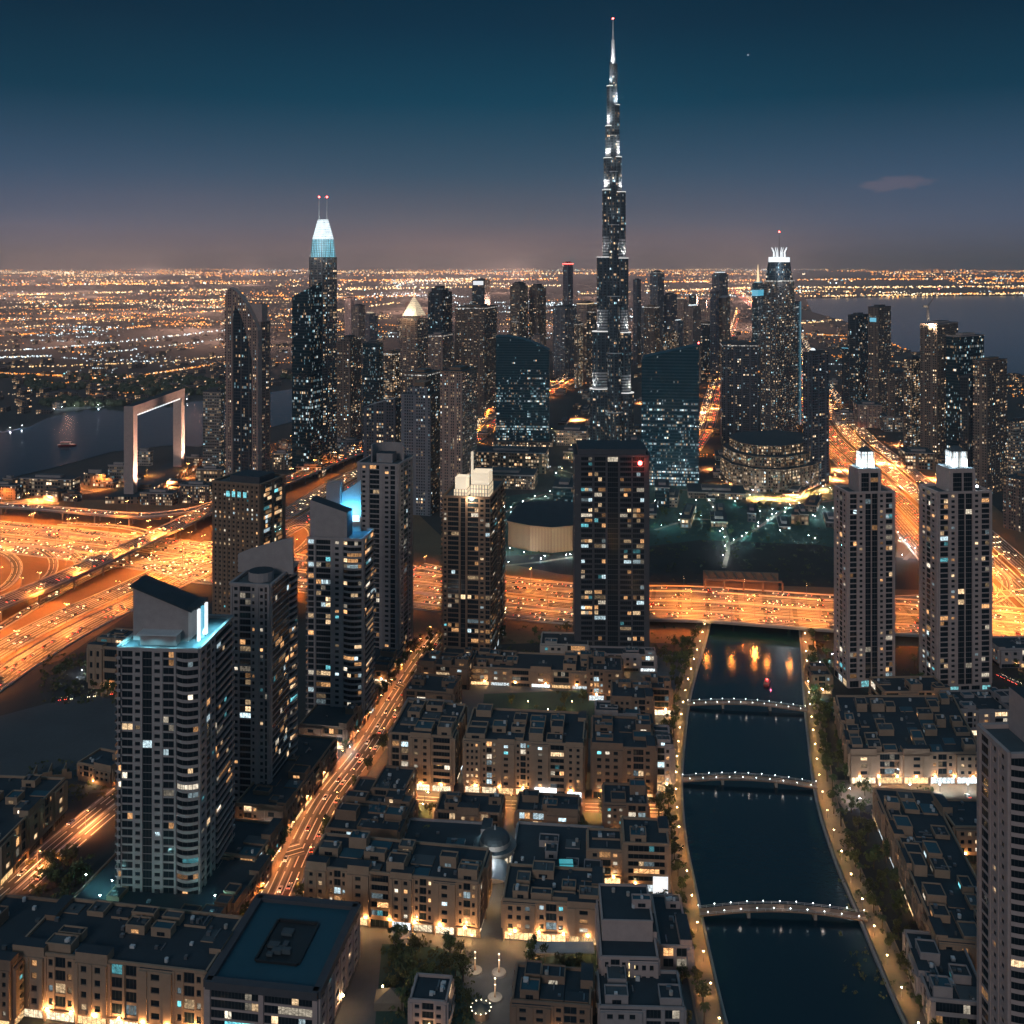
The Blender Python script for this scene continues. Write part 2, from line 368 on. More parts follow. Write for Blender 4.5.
def dup(o, loc, rz=0, sc=1.0, label=None, group=None):
    r = o.copy(); C.objects.link(r); r.location = loc; r.rotation_euler = (0, 0, rz); r.scale = (sc, sc, sc)
    if label: r['label'] = label
    if group: r['group'] = group
    for ch in o.children:
        c = ch.copy(); C.objects.link(c); c.parent = r
        for g in ch.children:
            d = g.copy(); C.objects.link(d); d.parent = c
    return r
#==PART2==
# ------------------------------------------------------------------ ground, water
def sheet(name, pts, z, mat, **kw):
    m = MB(); P = [G(*p) for p in pts]
    a = sum(P[i].x * P[(i + 1) % len(P)].y - P[(i + 1) % len(P)].x * P[i].y for i in range(len(P)))
    if a < 0: P.reverse()
    m.face([(p.x, p.y, z) for p in P], 0, [(p.x, p.y) for p in P])
    return struct(name, m, mat, **kw)
m = MB(); m.face([(-150000, -2000, 0), (150000, -2000, 0), (150000, 200000, 0), (-150000, 200000, 0)])
struct('ground', m, 'city_ground')
CREEK = [(-200, 500), (-60, 486), (0, 481), (28, 474), (50, 469), (80, 461), (112, 452), (135, 450), (165, 446), (200, 447), (226, 440), (262, 430), (300, 420), (320, 408), (300, 388),
         (260, 394), (224, 400), (190, 402), (130, 405), (96, 408), (70, 412), (50, 417), (30, 427), (0, 433), (-60, 436), (-200, 440)]
SEA = [(806, 299), (880, 297.5), (960, 296.5), (1060, 296), (1300, 296), (1300, 385), (1060, 378), (1010, 374), (985, 372), (950, 366), (900, 348), (880, 338), (860, 326), (840, 320), (812, 312)]
sheet('creek_water', CREEK, .6, 'sea_water'); sheet('sea_water', SEA, .6, 'sea_water')
def inside(px, py, poly):
    c = False; n = len(poly)
    for i in range(n):
        (x1, y1), (x2, y2) = poly[i], poly[i - 1]
        if (y1 > py) != (y2 > py) and px < (x2 - x1) * (py - y1) / (y2 - y1) + x1: c = not c
    return c
def spline(P, n=8):
    P = [Vector(p) for p in P]; Q = [P[0] * 2 - P[1]] + P + [P[-1] * 2 - P[-2]]; out = []
    for i in range(1, len(Q) - 2):
        a, b_, c, d = Q[i - 1], Q[i], Q[i + 1], Q[i + 2]
        for k in range(n):
            t = k / n
            out.append(.5 * ((2 * b_) + (c - a) * t + (2 * a - 5 * b_ + 4 * c - d) * t * t + (3 * b_ - a - 3 * c + d) * t ** 3))
    out.append(P[-1]); return out
def pline(pts):
    """pixel rows with an optional height -> smooth ground line of 3-D points"""
    Q = []
    for p in pts:
        h = p[2] if len(p) > 2 else 0; g = G(p[0], p[1], h); Q.append((g.x, g.y, h))
    return spline(Q)
def offset(L, d):
    out = []
    for i, p in enumerate(L):
        t = (L[min(i + 1, len(L) - 1)] - L[max(i - 1, 0)]); t.z = 0; t.normalize()
        out.append(p + Vector((t.y, -t.x, 0)) * d)          # positive = right of the direction of travel
    return out
def along(L, step, start=0.0):
    """points every step metres with tangent"""
    out = []; need = start; acc = 0
    for a, b_ in zip(L, L[1:]):
        s = (b_ - a).length
        while s > 1e-6 and need <= acc + s:
            t = (need - acc) / s; out.append((a.lerp(b_, t), (b_ - a).normalized())); need += step
        acc += s
    return out
def ribbon(m, L, w0, w1, z, mat=0):
    A, B = offset(L, w0), offset(L, w1); v = 0
    for i in range(len(L) - 1):
        d = (L[i + 1] - L[i]).length
        m.face([(A[i].x, A[i].y, A[i].z + z), (B[i].x, B[i].y, B[i].z + z), (B[i + 1].x, B[i + 1].y, B[i + 1].z + z), (A[i + 1].x, A[i + 1].y, A[i + 1].z + z)], mat,
               [(w0, v), (w1, v), (w1, v + d), (w0, v + d)])
        v += d
def wallstrip(m, L, w0, w1, z0, z1, mat=0):
    A, B = offset(L, w0), offset(L, w1)
    for i in range(len(L) - 1):
        a0, a1, b0, b1 = A[i], A[i + 1], B[i], B[i + 1]; T = lambda p, z: (p.x, p.y, p.z + z)
        m.face([T(a0, z1), T(b0, z1), T(b1, z1), T(a1, z1)], mat); m.face([T(a0, z0), T(a0, z1), T(a1, z1), T(a1, z0)], mat)
        m.face([T(b0, z1), T(b0, z0), T(b1, z0), T(b1, z1)], mat)
    for k in (0, -1):
        m.face([T(A[k], z0), T(B[k], z0), T(B[k], z1), T(A[k], z1)], mat)
LB = [(714, 612), (706, 645), (697, 675), (690, 705), (686, 740), (683, 785), (687, 840), (697, 890), (712, 960), (729, 1030), (750, 1100), (775, 1180)]
RB = [(797, 612), (800, 645), (803, 700), (807, 740), (815, 800), (833, 860), (858, 920), (885, 985), (910, 1040), (940, 1100), (980, 1180)]
LBL, RBL = pline(LB), pline(RB)
m = MB()
poly = [(p.x, p.y, .05) for p in LBL] + [(p.x, p.y, .05) for p in reversed(RBL)]
m.face(poly); struct('canal_water', m, 'canal_water')
for L, d, side in ((LBL, 1, 'west'), (RBL, -1, 'east')):        # lines run towards the camera: + is the west side
    m = MB(); wallstrip(m, L, 0, 1.0 * d, 0, 1.5)
    tag(m.build('quay_wall', 'kerb_stone'), 'pale stone quay wall along the %s bank of the canal' % side, 'quay wall')
    m = MB(); ribbon(m, L, *sorted((1.0 * d, 11.5 * d)), .9); struct('promenade_paving', m, 'paving')
    m = MB(); wallstrip(m, offset(L, 1.3 * d), -.06, .06, 1.5, 2.6)
    tag(m.build('quay_railing', 'metal_grey'), 'thin metal railing on the %s quay edge of the canal' % side, 'railing')
    m = MB(); wallstrip(m, L, 11.5 * d, 12.1 * d, 0, 1.1)
    tag(m.build('garden_wall', 'wall_sand'), 'low garden wall behind the %s canal promenade' % side, 'wall')

# ground covers, each a few millimetres to centimetres over the one below
sheet('sand_plain', [(-300, 780), (60, 660), (150, 600), (215, 570), (420, 648), (600, 640), (716, 646), (900, 652), (1300, 690), (1300, 600), (1010, 520), (930, 450), (880, 520), (850, 572), (640, 566), (500, 562), (440, 535), (380, 478), (300, 470), (215, 497), (100, 500), (-100, 503), (-300, 510)], .02, 'sand_ground')
sheet('vacant_lot', [(-120, 800), (0, 716), (60, 700), (120, 688), (230, 690), (200, 760), (118, 790), (40, 800), (-60, 850)], .04, 'lot')
sheet('park_lawn', [(440, 535), (470, 500), (560, 490), (650, 480), (720, 484), (840, 488), (905, 520), (870, 560), (820, 545), (700, 540), (600, 552), (500, 556)], .04, 'lawn_green')
sheet('dark_plot', [(500, 562), (650, 548), (700, 540), (820, 545), (880, 556), (930, 560), (920, 590), (850, 588), (650, 582), (560, 574)], .05, 'dark_soil')
sheet('old_town_paving', [(300, 850), (370, 760), (470, 655), (690, 655), (686, 700), (675, 785), (680, 850), (695, 930), (720, 1100), (150, 1100), (225, 960)], .04, 'paving_grey')
sheet('square_paving', [(478, 870), (506, 870), (512, 945), (524, 968), (526, 990), (480, 1000), (462, 985), (468, 960), (482, 940)], .09, 'paving_grey')
sheet('garden_ground', [(382, 944), (440, 948), (470, 962), (462, 985), (478, 1004), (470, 1060), (372, 1060)], .085, 'lawn_green')
sheet('courtyard_garden', [(484, 694), (592, 690), (600, 738), (480, 742)], .08, 'lawn_green')
sheet('courtyard_lawn', [(380, 800), (432, 806), (430, 880), (372, 872)], .08, 'lawn_green')
sheet('courtyard_lawn', [(578, 812), (612, 812), (620, 880), (580, 880)], .085, 'lawn_green')
sheet('square_lawn', [(526, 960), (600, 950), (606, 1010), (524, 1015)], .085, 'lawn_green')
sheet('bank_garden', [(812, 640), (840, 690), (842, 760), (870, 830), (900, 900), (930, 980), (960, 1090), (1010, 1090), (980, 940), (930, 810), (1010, 700), (1040, 660), (950, 650)], .03, 'dark_soil')
sheet('market_square_paving', [(822, 780), (985, 780), (985, 800), (870, 805), (846, 812)], .09, 'paving')

# ------------------------------------------------------------------ prototypes: lamps, cars, trees (kept as the first of each kind)
SODIUM = (1, .27, .04); WARM = (1, .66, .32); WHITE = (.80, .93, 1.0); TEAL = (.25, .85, .9); CYAN = (.2, .75, 1.0)
LAMPE = dict(highway_lamp=88000, street_lamp=22000, promenade_lamp=5200)
LCOL = dict(highway_lamp=SODIUM, street_lamp=(1, .33, .10), promenade_lamp=(1, .52, .17))
def lamp_mesh(kind):
    m = MB()
    if kind == 'highway_lamp':
        m.tube((0, 0, 0), (0, 0, 17.4), .24, .12, 6, 0)
        for s in (-1, 1):
            m.tube((0, 0, 17.2), (1.7 * s, 0, 17.8), .08, .07, 5, 0)
            m.box(min(1.5 * s, 2.7 * s), max(1.5 * s, 2.7 * s), -.2, .2, 17.72, 17.95, 0); m.box(min(1.6 * s, 2.6 * s), max(1.6 * s, 2.6 * s), -.16, .16, 17.62, 17.72, 1)
    elif kind == 'street_lamp':
        m.tube((0, 0, 0), (0, 0, 8), .14, .08, 6, 0); m.tube((0, 0, 8), (1.3, 0, 8.3), .06, .05, 5, 0)
        m.box(1.1, 2.0, -.15, .15, 8.22, 8.4, 0); m.box(1.15, 1.95, -.13, .13, 8.12, 8.22, 1)
    else:
        m.tube((0, 0, 0), (0, 0, 4.2), .10, .06, 6, 0); m.ball((0, 0, 4.45), .28, 7, 5, 1); m.tube((0, 0, 4.72), (0, 0, 4.8), .2, .05, 6, 0)
    return m
LPROTO = {}
def lamp(kind, x, y, z, rz, label, group, energy=1.0, col=None):
    key = (kind, energy, col); p = LPROTO.get(key)
    if p is None:
        bulb = {'highway_lamp': 'sodium', 'street_lamp': 'sodium', 'promenade_lamp': 'lamp_warm'}[kind]
        if col == WHITE or col == TEAL: bulb = 'lamp_white'
        o = lamp_mesh(kind).build(kind, ['metal_grey', bulb]); tag(o, label, 'street lamp', group)
        c = col or LCOL[kind]
        if kind == 'highway_lamp': light('SPOT', (0, 0, 17.4), LAMPE[kind] * energy, c, o, .6, 165, .5)
        elif kind == 'street_lamp': light('SPOT', (1.5, 0, 8.0), LAMPE[kind] * energy, c, o, .4, 160, .6)
        else: light('POINT', (0, 0, 4.45), LAMPE[kind] * energy, c, o, .3)
        o.location = (x, y, z); o.rotation_euler = (0, 0, rz); LPROTO[key] = o; return o
    return dup(p, (x, y, z), rz, 1, label, group)
def car_mesh(m, parts=False):
    """low saloon along +y, 4.6 m: returns nothing, fills m"""
    def loft(secs, mat):
        for (y0, w0, a0, b0), (y1, w1, a1, b1) in zip(secs, secs[1:]):
            q = [(-w0, y0, a0), (w0, y0, a0), (w0, y0, b0), (-w0, y0, b0)]; r = [(-w1, y1, a1), (w1, y1, a1), (w1, y1, b1), (-w1, y1, b1)]
            for k in range(4): m.face([q[k], q[(k + 1) % 4], r[(k + 1) % 4], r[k]], mat)
        for s, fl in ((secs[0], 1), (secs[-1], 0)):
            y, w, a, b_ = s; q = [(-w, y, a), (w, y, a), (w, y, b_), (-w, y, b_)]; m.face(q if fl else q[::-1], mat)
    loft([(-2.3, .78, .35, .8), (-2.2, .88, .25, .95), (-1.2, .92, .22, 1.0), (.9, .92, .22, .98), (1.9, .88, .24, .82), (2.3, .74, .35, .68)], 0)
    loft([(-1.75, .72, .97, 1.0), (-1.15, .66, .97, 1.42), (.1, .66, .97, 1.45), (.95, .74, .95, .99)], 1)
    m.box(-.6, .6, -1.1, .05, 1.44, 1.48, 0)
def wheel_mesh(m, x, y, mat=0):
    m.tube((x - .11, y, .33), (x + .11, y, .33), .33, .33, 10, mat)
CARP = {}
CPN = ['silver', 'black', 'grey', 'red', 'blue', 'beige']
def car(x, y, z, dirv, label, group, k, full=False):
    key = (k, full); p = CARP.get(key)
    if p is None:
        if full:
            p = thing('car', label, 'car')
            m = MB(); car_mesh(m); m.build('body', ['car_paint_%d' % k, 'car_glass'], p)
            for sx in (-.84, .84):
                for sy in (-1.4, 1.4): m = MB(); wheel_mesh(m, sx, sy); m.build('wheel', 'rubber', p)
            for sx in (-.58, .58):
                m = MB(); m.box(sx - .18, sx + .18, 2.2, 2.33, .55, .70); m.build('headlight', 'head_light', p)
                m = MB(); m.box(sx - .2, sx + .2, -2.34, -2.22, .68, .85); m.build('taillight', 'tail_light', p)
        else:
            m = MB(); car_mesh(m)
            for sx in (-.84, .84):
                for sy in (-1.4, 1.4): wheel_mesh(m, sx, sy, 2)
            for sx in (-.58, .58): m.box(sx - .2, sx + .2, 2.2, 2.36, .52, .72, 3); m.box(sx - .22, sx + .22, -2.37, -2.22, .64, .86, 4)
            p = m.build('car', ['car_paint_%d' % k, 'car_glass', 'rubber', 'head_light', 'tail_light'])
        p.location = (x, y, z); p.rotation_euler = (0, 0, math.atan2(-dirv.x, dirv.y)); CARP[key] = p; return tag(p, label, 'car', group)
    return dup(p, (x, y, z), math.atan2(-dirv.x, dirv.y), 1, label, group)

# ------------------------------------------------------------------ roads
NCAR = [0]
def traffic(L, label, group, gap, lanes, z, reverse=False, full=False, limit=999):
    """cars at rest along a carriageway; the lanes are offsets in metres"""
    S = along(L, gap, R.uniform(0, gap)); n = 0
    cnt = {}
    for p, t in S:
        if n >= limit: break
        px = 512 + F * p.x / p.y
        if px < -12 or px > 1040: continue
        o = R.choice(lanes); q = p + Vector((t.y, -t.x, 0)) * o + t * R.uniform(-.4, .4) * gap
        d = -t if reverse else t; k = R.choice([0, 0, 1, 2, 0, 3, 4, 5, 2]); i = cnt.get(k, 0); cnt[k] = i + 1
        car(q.x, q.y, q.z + z, d, '%s %s car along %s' % (ordinal(i), CPN[k], label), group, k, full)
        n += 1; NCAR[0] += 1
def lamps(L, step, off, kind, label, group, energy=1.0, start=10, rz=0, col=None, z=0, inview=True):
    i = 0
    for p, t in along(offset(L, off), step, start):
        px = 512 + F * p.x / p.y; py = HY + F * (HC - p.z) / p.y
        if inview and (px < -60 or px > 1084 or py > 1060): continue
        lamp(kind, p.x, p.y, p.z + z, math.atan2(t.y, t.x) - math.pi / 2 + rz, '%s lamp %s' % (ordinal(i), label), group, energy, col); i += 1
def rev(L): return list(reversed(L))
def highway(pts, offs, widths, z, mat='asphalt', kerb=True, name='highway_road'):
    L = pline(pts); out = []
    for i, (o, w) in enumerate(zip(offs, widths)):
        m = MB(); K = offset(L, o); ribbon(m, K, -w / 2, w / 2, z + .03 * i)
        struct(name, m, mat); out.append(K)
        if kerb:
            for s in (-1, 1):
                m = MB(); wallstrip(m, K, s * w / 2, s * (w / 2 + .45), 0, z + .9)
                tag(m.build('crash_barrier', 'barrier_white'), BAR[0] % (('near', 'far')[s < 0], ordinal(i)), 'crash barrier')
    return L, out
BAR = ['']
BAR[0] = 'concrete barrier on the %s edge of the cross-town highway, %s carriageway'
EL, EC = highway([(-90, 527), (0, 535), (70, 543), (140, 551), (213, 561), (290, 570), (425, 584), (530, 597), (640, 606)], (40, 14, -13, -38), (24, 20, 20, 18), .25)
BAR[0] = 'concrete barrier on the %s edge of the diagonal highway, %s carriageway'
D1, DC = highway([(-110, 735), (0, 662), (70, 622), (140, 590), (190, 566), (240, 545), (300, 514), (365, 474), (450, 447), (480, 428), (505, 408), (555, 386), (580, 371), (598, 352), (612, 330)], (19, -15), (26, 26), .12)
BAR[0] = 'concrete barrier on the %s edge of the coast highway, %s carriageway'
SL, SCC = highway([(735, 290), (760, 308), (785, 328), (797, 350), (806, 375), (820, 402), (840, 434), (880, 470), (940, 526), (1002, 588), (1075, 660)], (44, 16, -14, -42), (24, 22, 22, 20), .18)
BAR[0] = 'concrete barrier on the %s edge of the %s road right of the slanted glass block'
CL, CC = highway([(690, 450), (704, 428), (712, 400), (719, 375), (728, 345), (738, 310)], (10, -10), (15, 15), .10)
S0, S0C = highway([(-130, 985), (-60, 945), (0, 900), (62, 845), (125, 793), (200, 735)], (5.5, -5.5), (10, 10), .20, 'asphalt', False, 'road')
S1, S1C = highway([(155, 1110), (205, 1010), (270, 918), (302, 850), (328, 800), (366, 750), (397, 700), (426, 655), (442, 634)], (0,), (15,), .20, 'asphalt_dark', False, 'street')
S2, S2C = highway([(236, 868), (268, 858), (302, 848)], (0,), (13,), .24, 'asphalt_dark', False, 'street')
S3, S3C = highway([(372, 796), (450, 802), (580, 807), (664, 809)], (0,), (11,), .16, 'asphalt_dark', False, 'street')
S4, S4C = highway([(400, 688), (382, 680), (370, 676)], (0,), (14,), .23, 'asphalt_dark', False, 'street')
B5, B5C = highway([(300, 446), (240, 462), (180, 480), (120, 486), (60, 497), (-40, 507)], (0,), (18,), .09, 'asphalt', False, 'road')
for K, w, nm in ((S1, 9.5, 'pavement'),):
    for s in (-1, 1): m = MB(); wallstrip(m, K, s * 7.5, s * 11.5, 0, .32); struct('pavement', m, 'paving')
# ramps at ground level
RAMPS = [([(-60, 541), (0, 543), (42, 545), (70, 552), (80, 564), (72, 578), (44, 592), (0, 606)], 10), ([(-60, 548), (-6, 551), (14, 560), (16, 574), (0, 590), (-40, 600)], 9),
         ([(38, 548), (52, 558), (52, 572), (38, 586)], 8), ([(78, 560), (100, 554), (140, 549), (213, 543), (260, 536)], 9), ([(60, 524), (118, 527), (148, 533), (164, 540), (213, 549)], 9),
         ([(284, 560), (304, 546), (312, 534), (304, 526), (288, 530), (270, 545)], 8), ([(932, 580), (975, 560), (1002, 575), (1006, 592), (985, 604), (940, 607)], 9),
         ([(930, 536), (960, 560), (984, 580), (992, 596), (975, 606)], 8), ([(655, 592), (720, 594), (835, 601), (930, 598), (1080, 590)], 14), ([(420, 566), (505, 582), (575, 587), (655, 592)], 14),
         ([(-60, 520), (0, 524), (70, 531), (150, 541), (213, 552)], 12), ([(100, 560), (150, 566), (190, 580), (240, 584), (300, 588), (410, 600)], 10), ([(-20, 640), (40, 604), (84, 580), (120, 566), (213, 556)], 9), ([(300, 590), (410, 606), (520, 618), (640, 628)], 11)]
RN = ['the wide loop ramp at the left edge', 'the tight inner loop ramp at the left edge', 'the short curve inside the loop ramp',
        'the ramp rising from the loop to the tall dark tower', 'the curved ramp under the upper flyover', 'the small loop beside the tall dark slab tower',
        'the loop right of the second twin tower', 'the inner slip road right of the second twin tower', 'the service road beyond the canal bridge', 'the service road behind the crown-lit tower',
        'the feeder road in front of the upper flyover', 'the feeder road passing behind the tall dark slab tower', 'the slip road under the big diagonal flyover', 'the near service road in front of the highway']
RL = []
for i, (pts, w) in enumerate(RAMPS):
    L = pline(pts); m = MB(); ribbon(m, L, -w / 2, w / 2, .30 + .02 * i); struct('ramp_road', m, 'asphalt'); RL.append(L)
    for s in (-1, 1):
        m = MB(); wallstrip(m, L, s * w / 2, s * (w / 2 + .4), 0, 1.0)
        tag(m.build('crash_barrier', 'barrier_white'), '%s edge barrier of ' % ('near', 'far')[s < 0] + RN[i], 'crash barrier')
# elevated roads: deck, parapets and piers
def flyover(label, pts, w, piers, mat='asphalt'):
    t = thing('flyover', label, 'flyover'); L = pline(pts); m = MB()
    ribbon(m, L, -w / 2, w / 2, 0); m.build('road_surface', mat, t)
    m = MB(); wallstrip(m, L, -w / 2 - .3, w / 2 + .3, -1.9, -.05)
    A, B = offset(L, -w / 2), offset(L, w / 2)
    for i in range(len(L) - 1): m.face([(A[i].x, A[i].y, A[i].z - 1.9), (A[i + 1].x, A[i + 1].y, A[i + 1].z - 1.9), (B[i + 1].x, B[i + 1].y, B[i + 1].z - 1.9), (B[i].x, B[i].y, B[i].z - 1.9)])
    m.build('deck', 'concrete', t)
    for s in (-1, 1): m = MB(); wallstrip(m, L, s * (w / 2 - .05), s * (w / 2 + .4), -.1, 1.1); m.build('parapet', 'barrier_white', t)
    for p, d in along(L, piers, piers / 2):
        if p.z < 4: continue
        px = 512 + F * p.x / p.y
        if px < -60 or px > 1090: continue
        m = MB(); n = Vector((d.y, -d.x, 0)); a = V2(p) - V2(n) * (w * .3); b_ = V2(p) + V2(n) * (w * .3)
        m.tube((a.x, a.y, 0), (a.x, a.y, p.z - 3.2), 1.0, 1.0, 8); m.tube((b_.x, b_.y, 0), (b_.x, b_.y, p.z - 3.2), 1.0, 1.0, 8)
        m.obox(a - V2(n) * 2, b_ + V2(n) * 2, -1.1, 1.1, p.z - 3.2, p.z - 1.92); m.build('pier', 'concrete', t)
    return L
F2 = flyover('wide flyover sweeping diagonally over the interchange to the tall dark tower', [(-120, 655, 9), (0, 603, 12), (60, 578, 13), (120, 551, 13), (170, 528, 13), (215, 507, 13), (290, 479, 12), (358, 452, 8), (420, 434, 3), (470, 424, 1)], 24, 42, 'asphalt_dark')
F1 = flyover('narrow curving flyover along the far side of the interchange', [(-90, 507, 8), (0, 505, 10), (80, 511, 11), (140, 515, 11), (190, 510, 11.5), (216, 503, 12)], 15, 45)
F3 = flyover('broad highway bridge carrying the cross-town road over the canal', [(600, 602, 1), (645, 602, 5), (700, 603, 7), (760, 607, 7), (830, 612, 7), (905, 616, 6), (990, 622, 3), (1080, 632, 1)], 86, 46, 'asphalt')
for s, nm in ((-30, 'far'), (-3, 'middle'), (22, 'near')):
    m = MB(); wallstrip(m, F3, s, s + .9, 0, 1.0)
    tag(m.build('crash_barrier', 'barrier_white'), 'concrete %s median barrier on the highway bridge over the canal' % nm, 'crash barrier')
# small canal-side underpass frame in the dark plot
t = thing('pergola', 'long concrete shade frame over the sunken lane behind the highway bridge', 'pergola')
a, c_ = G(705, 597), G(782, 600); m = MB(); m.obox(a, c_, -24, -22, 0, 17); m.obox(a, c_, 0, 2, 15.6, 17.4)
for k in range(8): q = a.lerp(c_, (k + .5) / 8); m.obox(q - Vector((.6, 0)), q + Vector((.6, 0)), -21.9, -.1, 15.8, 17.2)
m.build('frame', 'wall_brown', t)
for k in range(5): q = a.lerp(c_, k / 4); m = MB(); m.obox(q - Vector((.7, 0)), q + Vector((.7, 0)), .2, 1.8, 0, 15.5); m.build('post', 'wall_brown', t)

# lamps on the roads
lamps(EL, 54, 27, 'highway_lamp', 'from the left on the near median of the cross-town highway', 'lamps of the cross-town highway', 1.0)
lamps(EL, 54, -26, 'highway_lamp', 'from the left on the far median of the cross-town highway', 'lamps of the cross-town highway', 1.0, 35)
for o, nm in ((24, 'near'), (-14, 'far')):
    lamps(F3, 52, o, 'highway_lamp', 'from the left on the %s row of the canal highway bridge' % nm, 'lamps of the highway bridge', 1.25, 24 + o * .3, z=-.05)
lamps(D1[:40], 62, 2, 'highway_lamp', 'from the camera on the median of the diagonal highway', 'lamps of the diagonal highway', 1.7)
lamps(D1[60:], 150, 2, 'highway_lamp', 'from the tall dark tower along the far boulevard', 'lamps of the far boulevard', 8.0)
lamps(F2, 66, 12.0, 'highway_lamp', 'from the camera on the parapet of the wide flyover', 'lamps of the wide flyover', .8)
lamps(F1, 70, 7.3, 'highway_lamp', 'from the left on the parapet of the narrow flyover', 'lamps of the narrow flyover', .9)
for o, nm in ((30, 'seaward'), (-14, 'landward')):
    lamps(SL[30:], 66, o, 'highway_lamp', 'from the far end on the %s row of the coast highway' % nm, 'lamps of the coast highway', 1.5, 20)
lamps(SL[:30], 240, 1, 'highway_lamp', 'from the horizon along the far coast highway', 'lamps of the far coast highway', 11.0, 20)
lamps(CL, 170, 0, 'highway_lamp', 'from the near end of the far road behind the slanted glass block', 'lamps of the far road', 2.4)
lamps(B5, 62, 10, 'highway_lamp', 'from the right along the creekside road', 'lamps of the creekside road', 1.0)
for i in (0, 1, 3, 4, 5, 6, 10, 11, 12):
    lamps(RL[i], 60, 6, 'highway_lamp', 'along ' + ['the wide loop ramp', 'the tight inner loop ramp', '', 'the ramp rising from the loop', 'the curved ramp under the upper flyover', 'the small loop by the dark tower', 'the loop right of the twin towers', '', '', '', 'the feeder road before the upper flyover', 'the feeder road behind the dark tower', 'the slip road under the flyover'][i], 'lamps of the interchange ramps', .9, 14)
lamps(S0, 38, 0, 'street_lamp', 'from the left edge on the west road median', 'lamps of the west road', 1.5, 12)
lamps(rev(S1), 26, 9, 'street_lamp', 'from the far end on the left pavement of the long street', 'lamps of the long street', .42, 8, math.pi)
lamps(S1, 26, 9, 'street_lamp', 'from the camera on the right pavement of the long street', 'lamps of the long street', .42, 18, math.pi)
lamps(S3, 24, 6.5, 'street_lamp', 'from the left along the cross street of the old quarter', 'lamps of the cross street', 1.0, 8, math.pi)
lamps(LBL, 19, 4, 'promenade_lamp', 'from the highway on the west canal promenade', 'lamps of the west promenade', 1.0, 8, z=.9)
lamps(RBL, 19, -4, 'promenade_lamp', 'from the highway on the east canal promenade', 'lamps of the east promenade', 1.0, 8, z=.9)
for i, px in enumerate((706, 731, 768, 790)):
    q = min(offset(F3, 43.2), key=lambda p: abs(512 + F * p.x / p.y - px)); qs = [p for p, t in along(offset(F3, 43.2), 2)]; q = min(qs, key=lambda p: abs(512 + F * p.x / p.y - px))
    lamp('highway_lamp', q.x, q.y, q.z + .1, 0, '%s lamp from the left on the canal-side parapet of the highway bridge' % ordinal(i), 'lamps of the highway bridge', .22)
# traffic at rest
CWAY = ['near', 'inner near', 'inner far', 'far']
for i, K in enumerate(EC):
    traffic(K, 'the %s cross-town carriageway' % CWAY[i], 'cars on the cross-town highway', 58, (-5.4, -1.8, 1.8, 5.4), .30 + .03 * i, i >= 2)
for i, o in enumerate((29, 10, -14, -34)):
    traffic(offset(F3, o), 'the %s lanes of the canal bridge' % CWAY[i], 'cars on the canal highway bridge', 50, (-5.4, -1.8, 1.8, 5.4), .03, i >= 2)
for i, K in enumerate(DC): traffic(K, 'the %s carriageway of the diagonal highway' % ('right', 'left')[i], 'cars on the diagonal highway', 66, (-9, -5.4, -1.8, 1.8, 5.4), .16, i == 1, limit=18)
for i, K in enumerate(SCC): traffic(K[40:], 'the %s carriageway of the coast highway' % CWAY[i], 'cars on the coast highway', 62, (-7.2, -3.6, 0, 3.6), .25, i < 2, limit=16)
traffic(F2, 'the wide diagonal flyover', 'cars on the wide flyover', 75, (-9, -5.4, 5.4, 9), .02, limit=9)
traffic(F1, 'the narrow upper flyover', 'cars on the narrow flyover', 80, (-3.6, 0, 3.6), .02, limit=8)
for i, K in enumerate(S0C): traffic(K, 'the %s lanes of the west road' % ('near', 'far')[i], 'cars on the west road', 48, (-3, 2), .22 + .03 * i, i == 1, True)
traffic(offset(S1, 3.4), 'the right lanes of the long street', 'cars on the long street', 24, (-1.5, 2.2), .21, False, True)
traffic(offset(S1, -3.4), 'the left lanes of the long street', 'cars on the long street', 24, (-2.2, 1.5), .21, True, True)

# the rest of the evening traffic, too dense to count
def traffic_mass(specs):
    m = MB(); rr = random.Random(91)
    for L, lanes, gap, revd, z in specs:
        for o in lanes:
            K = offset(L, o)
            for p, t in along(K, gap, rr.uniform(0, gap)):
                if rr.random() < .62: continue
                px = 512 + F * p.x / p.y
                if px < -12 or px > 1040: continue
                d = (-t if revd else t); d = Vector((d.x, d.y)).normalized(); n = Vector((d.y, -d.x)); c = V2(p) + d * rr.uniform(-.35, .35) * gap; zz_ = p.z + z
                q = lambda a, b_: c + n * a + d * b_
                m.prism([q(-.9, -2.2), q(.9, -2.2), q(.9, 2.2), q(-.9, 2.2)], zz_ + .25, zz_ + .95, rr.choice((0, 0, 1, 2)))
                m.taper([q(-.8, -1.7), q(.8, -1.7), q(.8, 1.0), q(-.8, 1.0)], [q(-.62, -1.1), q(.62, -1.1), q(.62, .3), q(-.62, .3)], zz_ + .96, zz_ + 1.45, 1)
                for s in (-.6, .6):
                    m.prism([q(s - .24, 2.2), q(s + .24, 2.2), q(s + .24, 2.36), q(s - .24, 2.36)], zz_ + .5, zz_ + .78, 3)
                    m.prism([q(s - .24, -2.36), q(s + .24, -2.36), q(s + .24, -2.21), q(s - .24, -2.21)], zz_ + .6, zz_ + .9, 4)
    m.build('traffic', ['car_paint_0', 'car_paint_1', 'car_paint_2', 'head_light', 'tail_light'], None, kind='stuff', label='dense evening traffic with lit lamps along the highways', category='traffic')
LN = (-7.2, -3.6, 0, 3.6, 7.2)
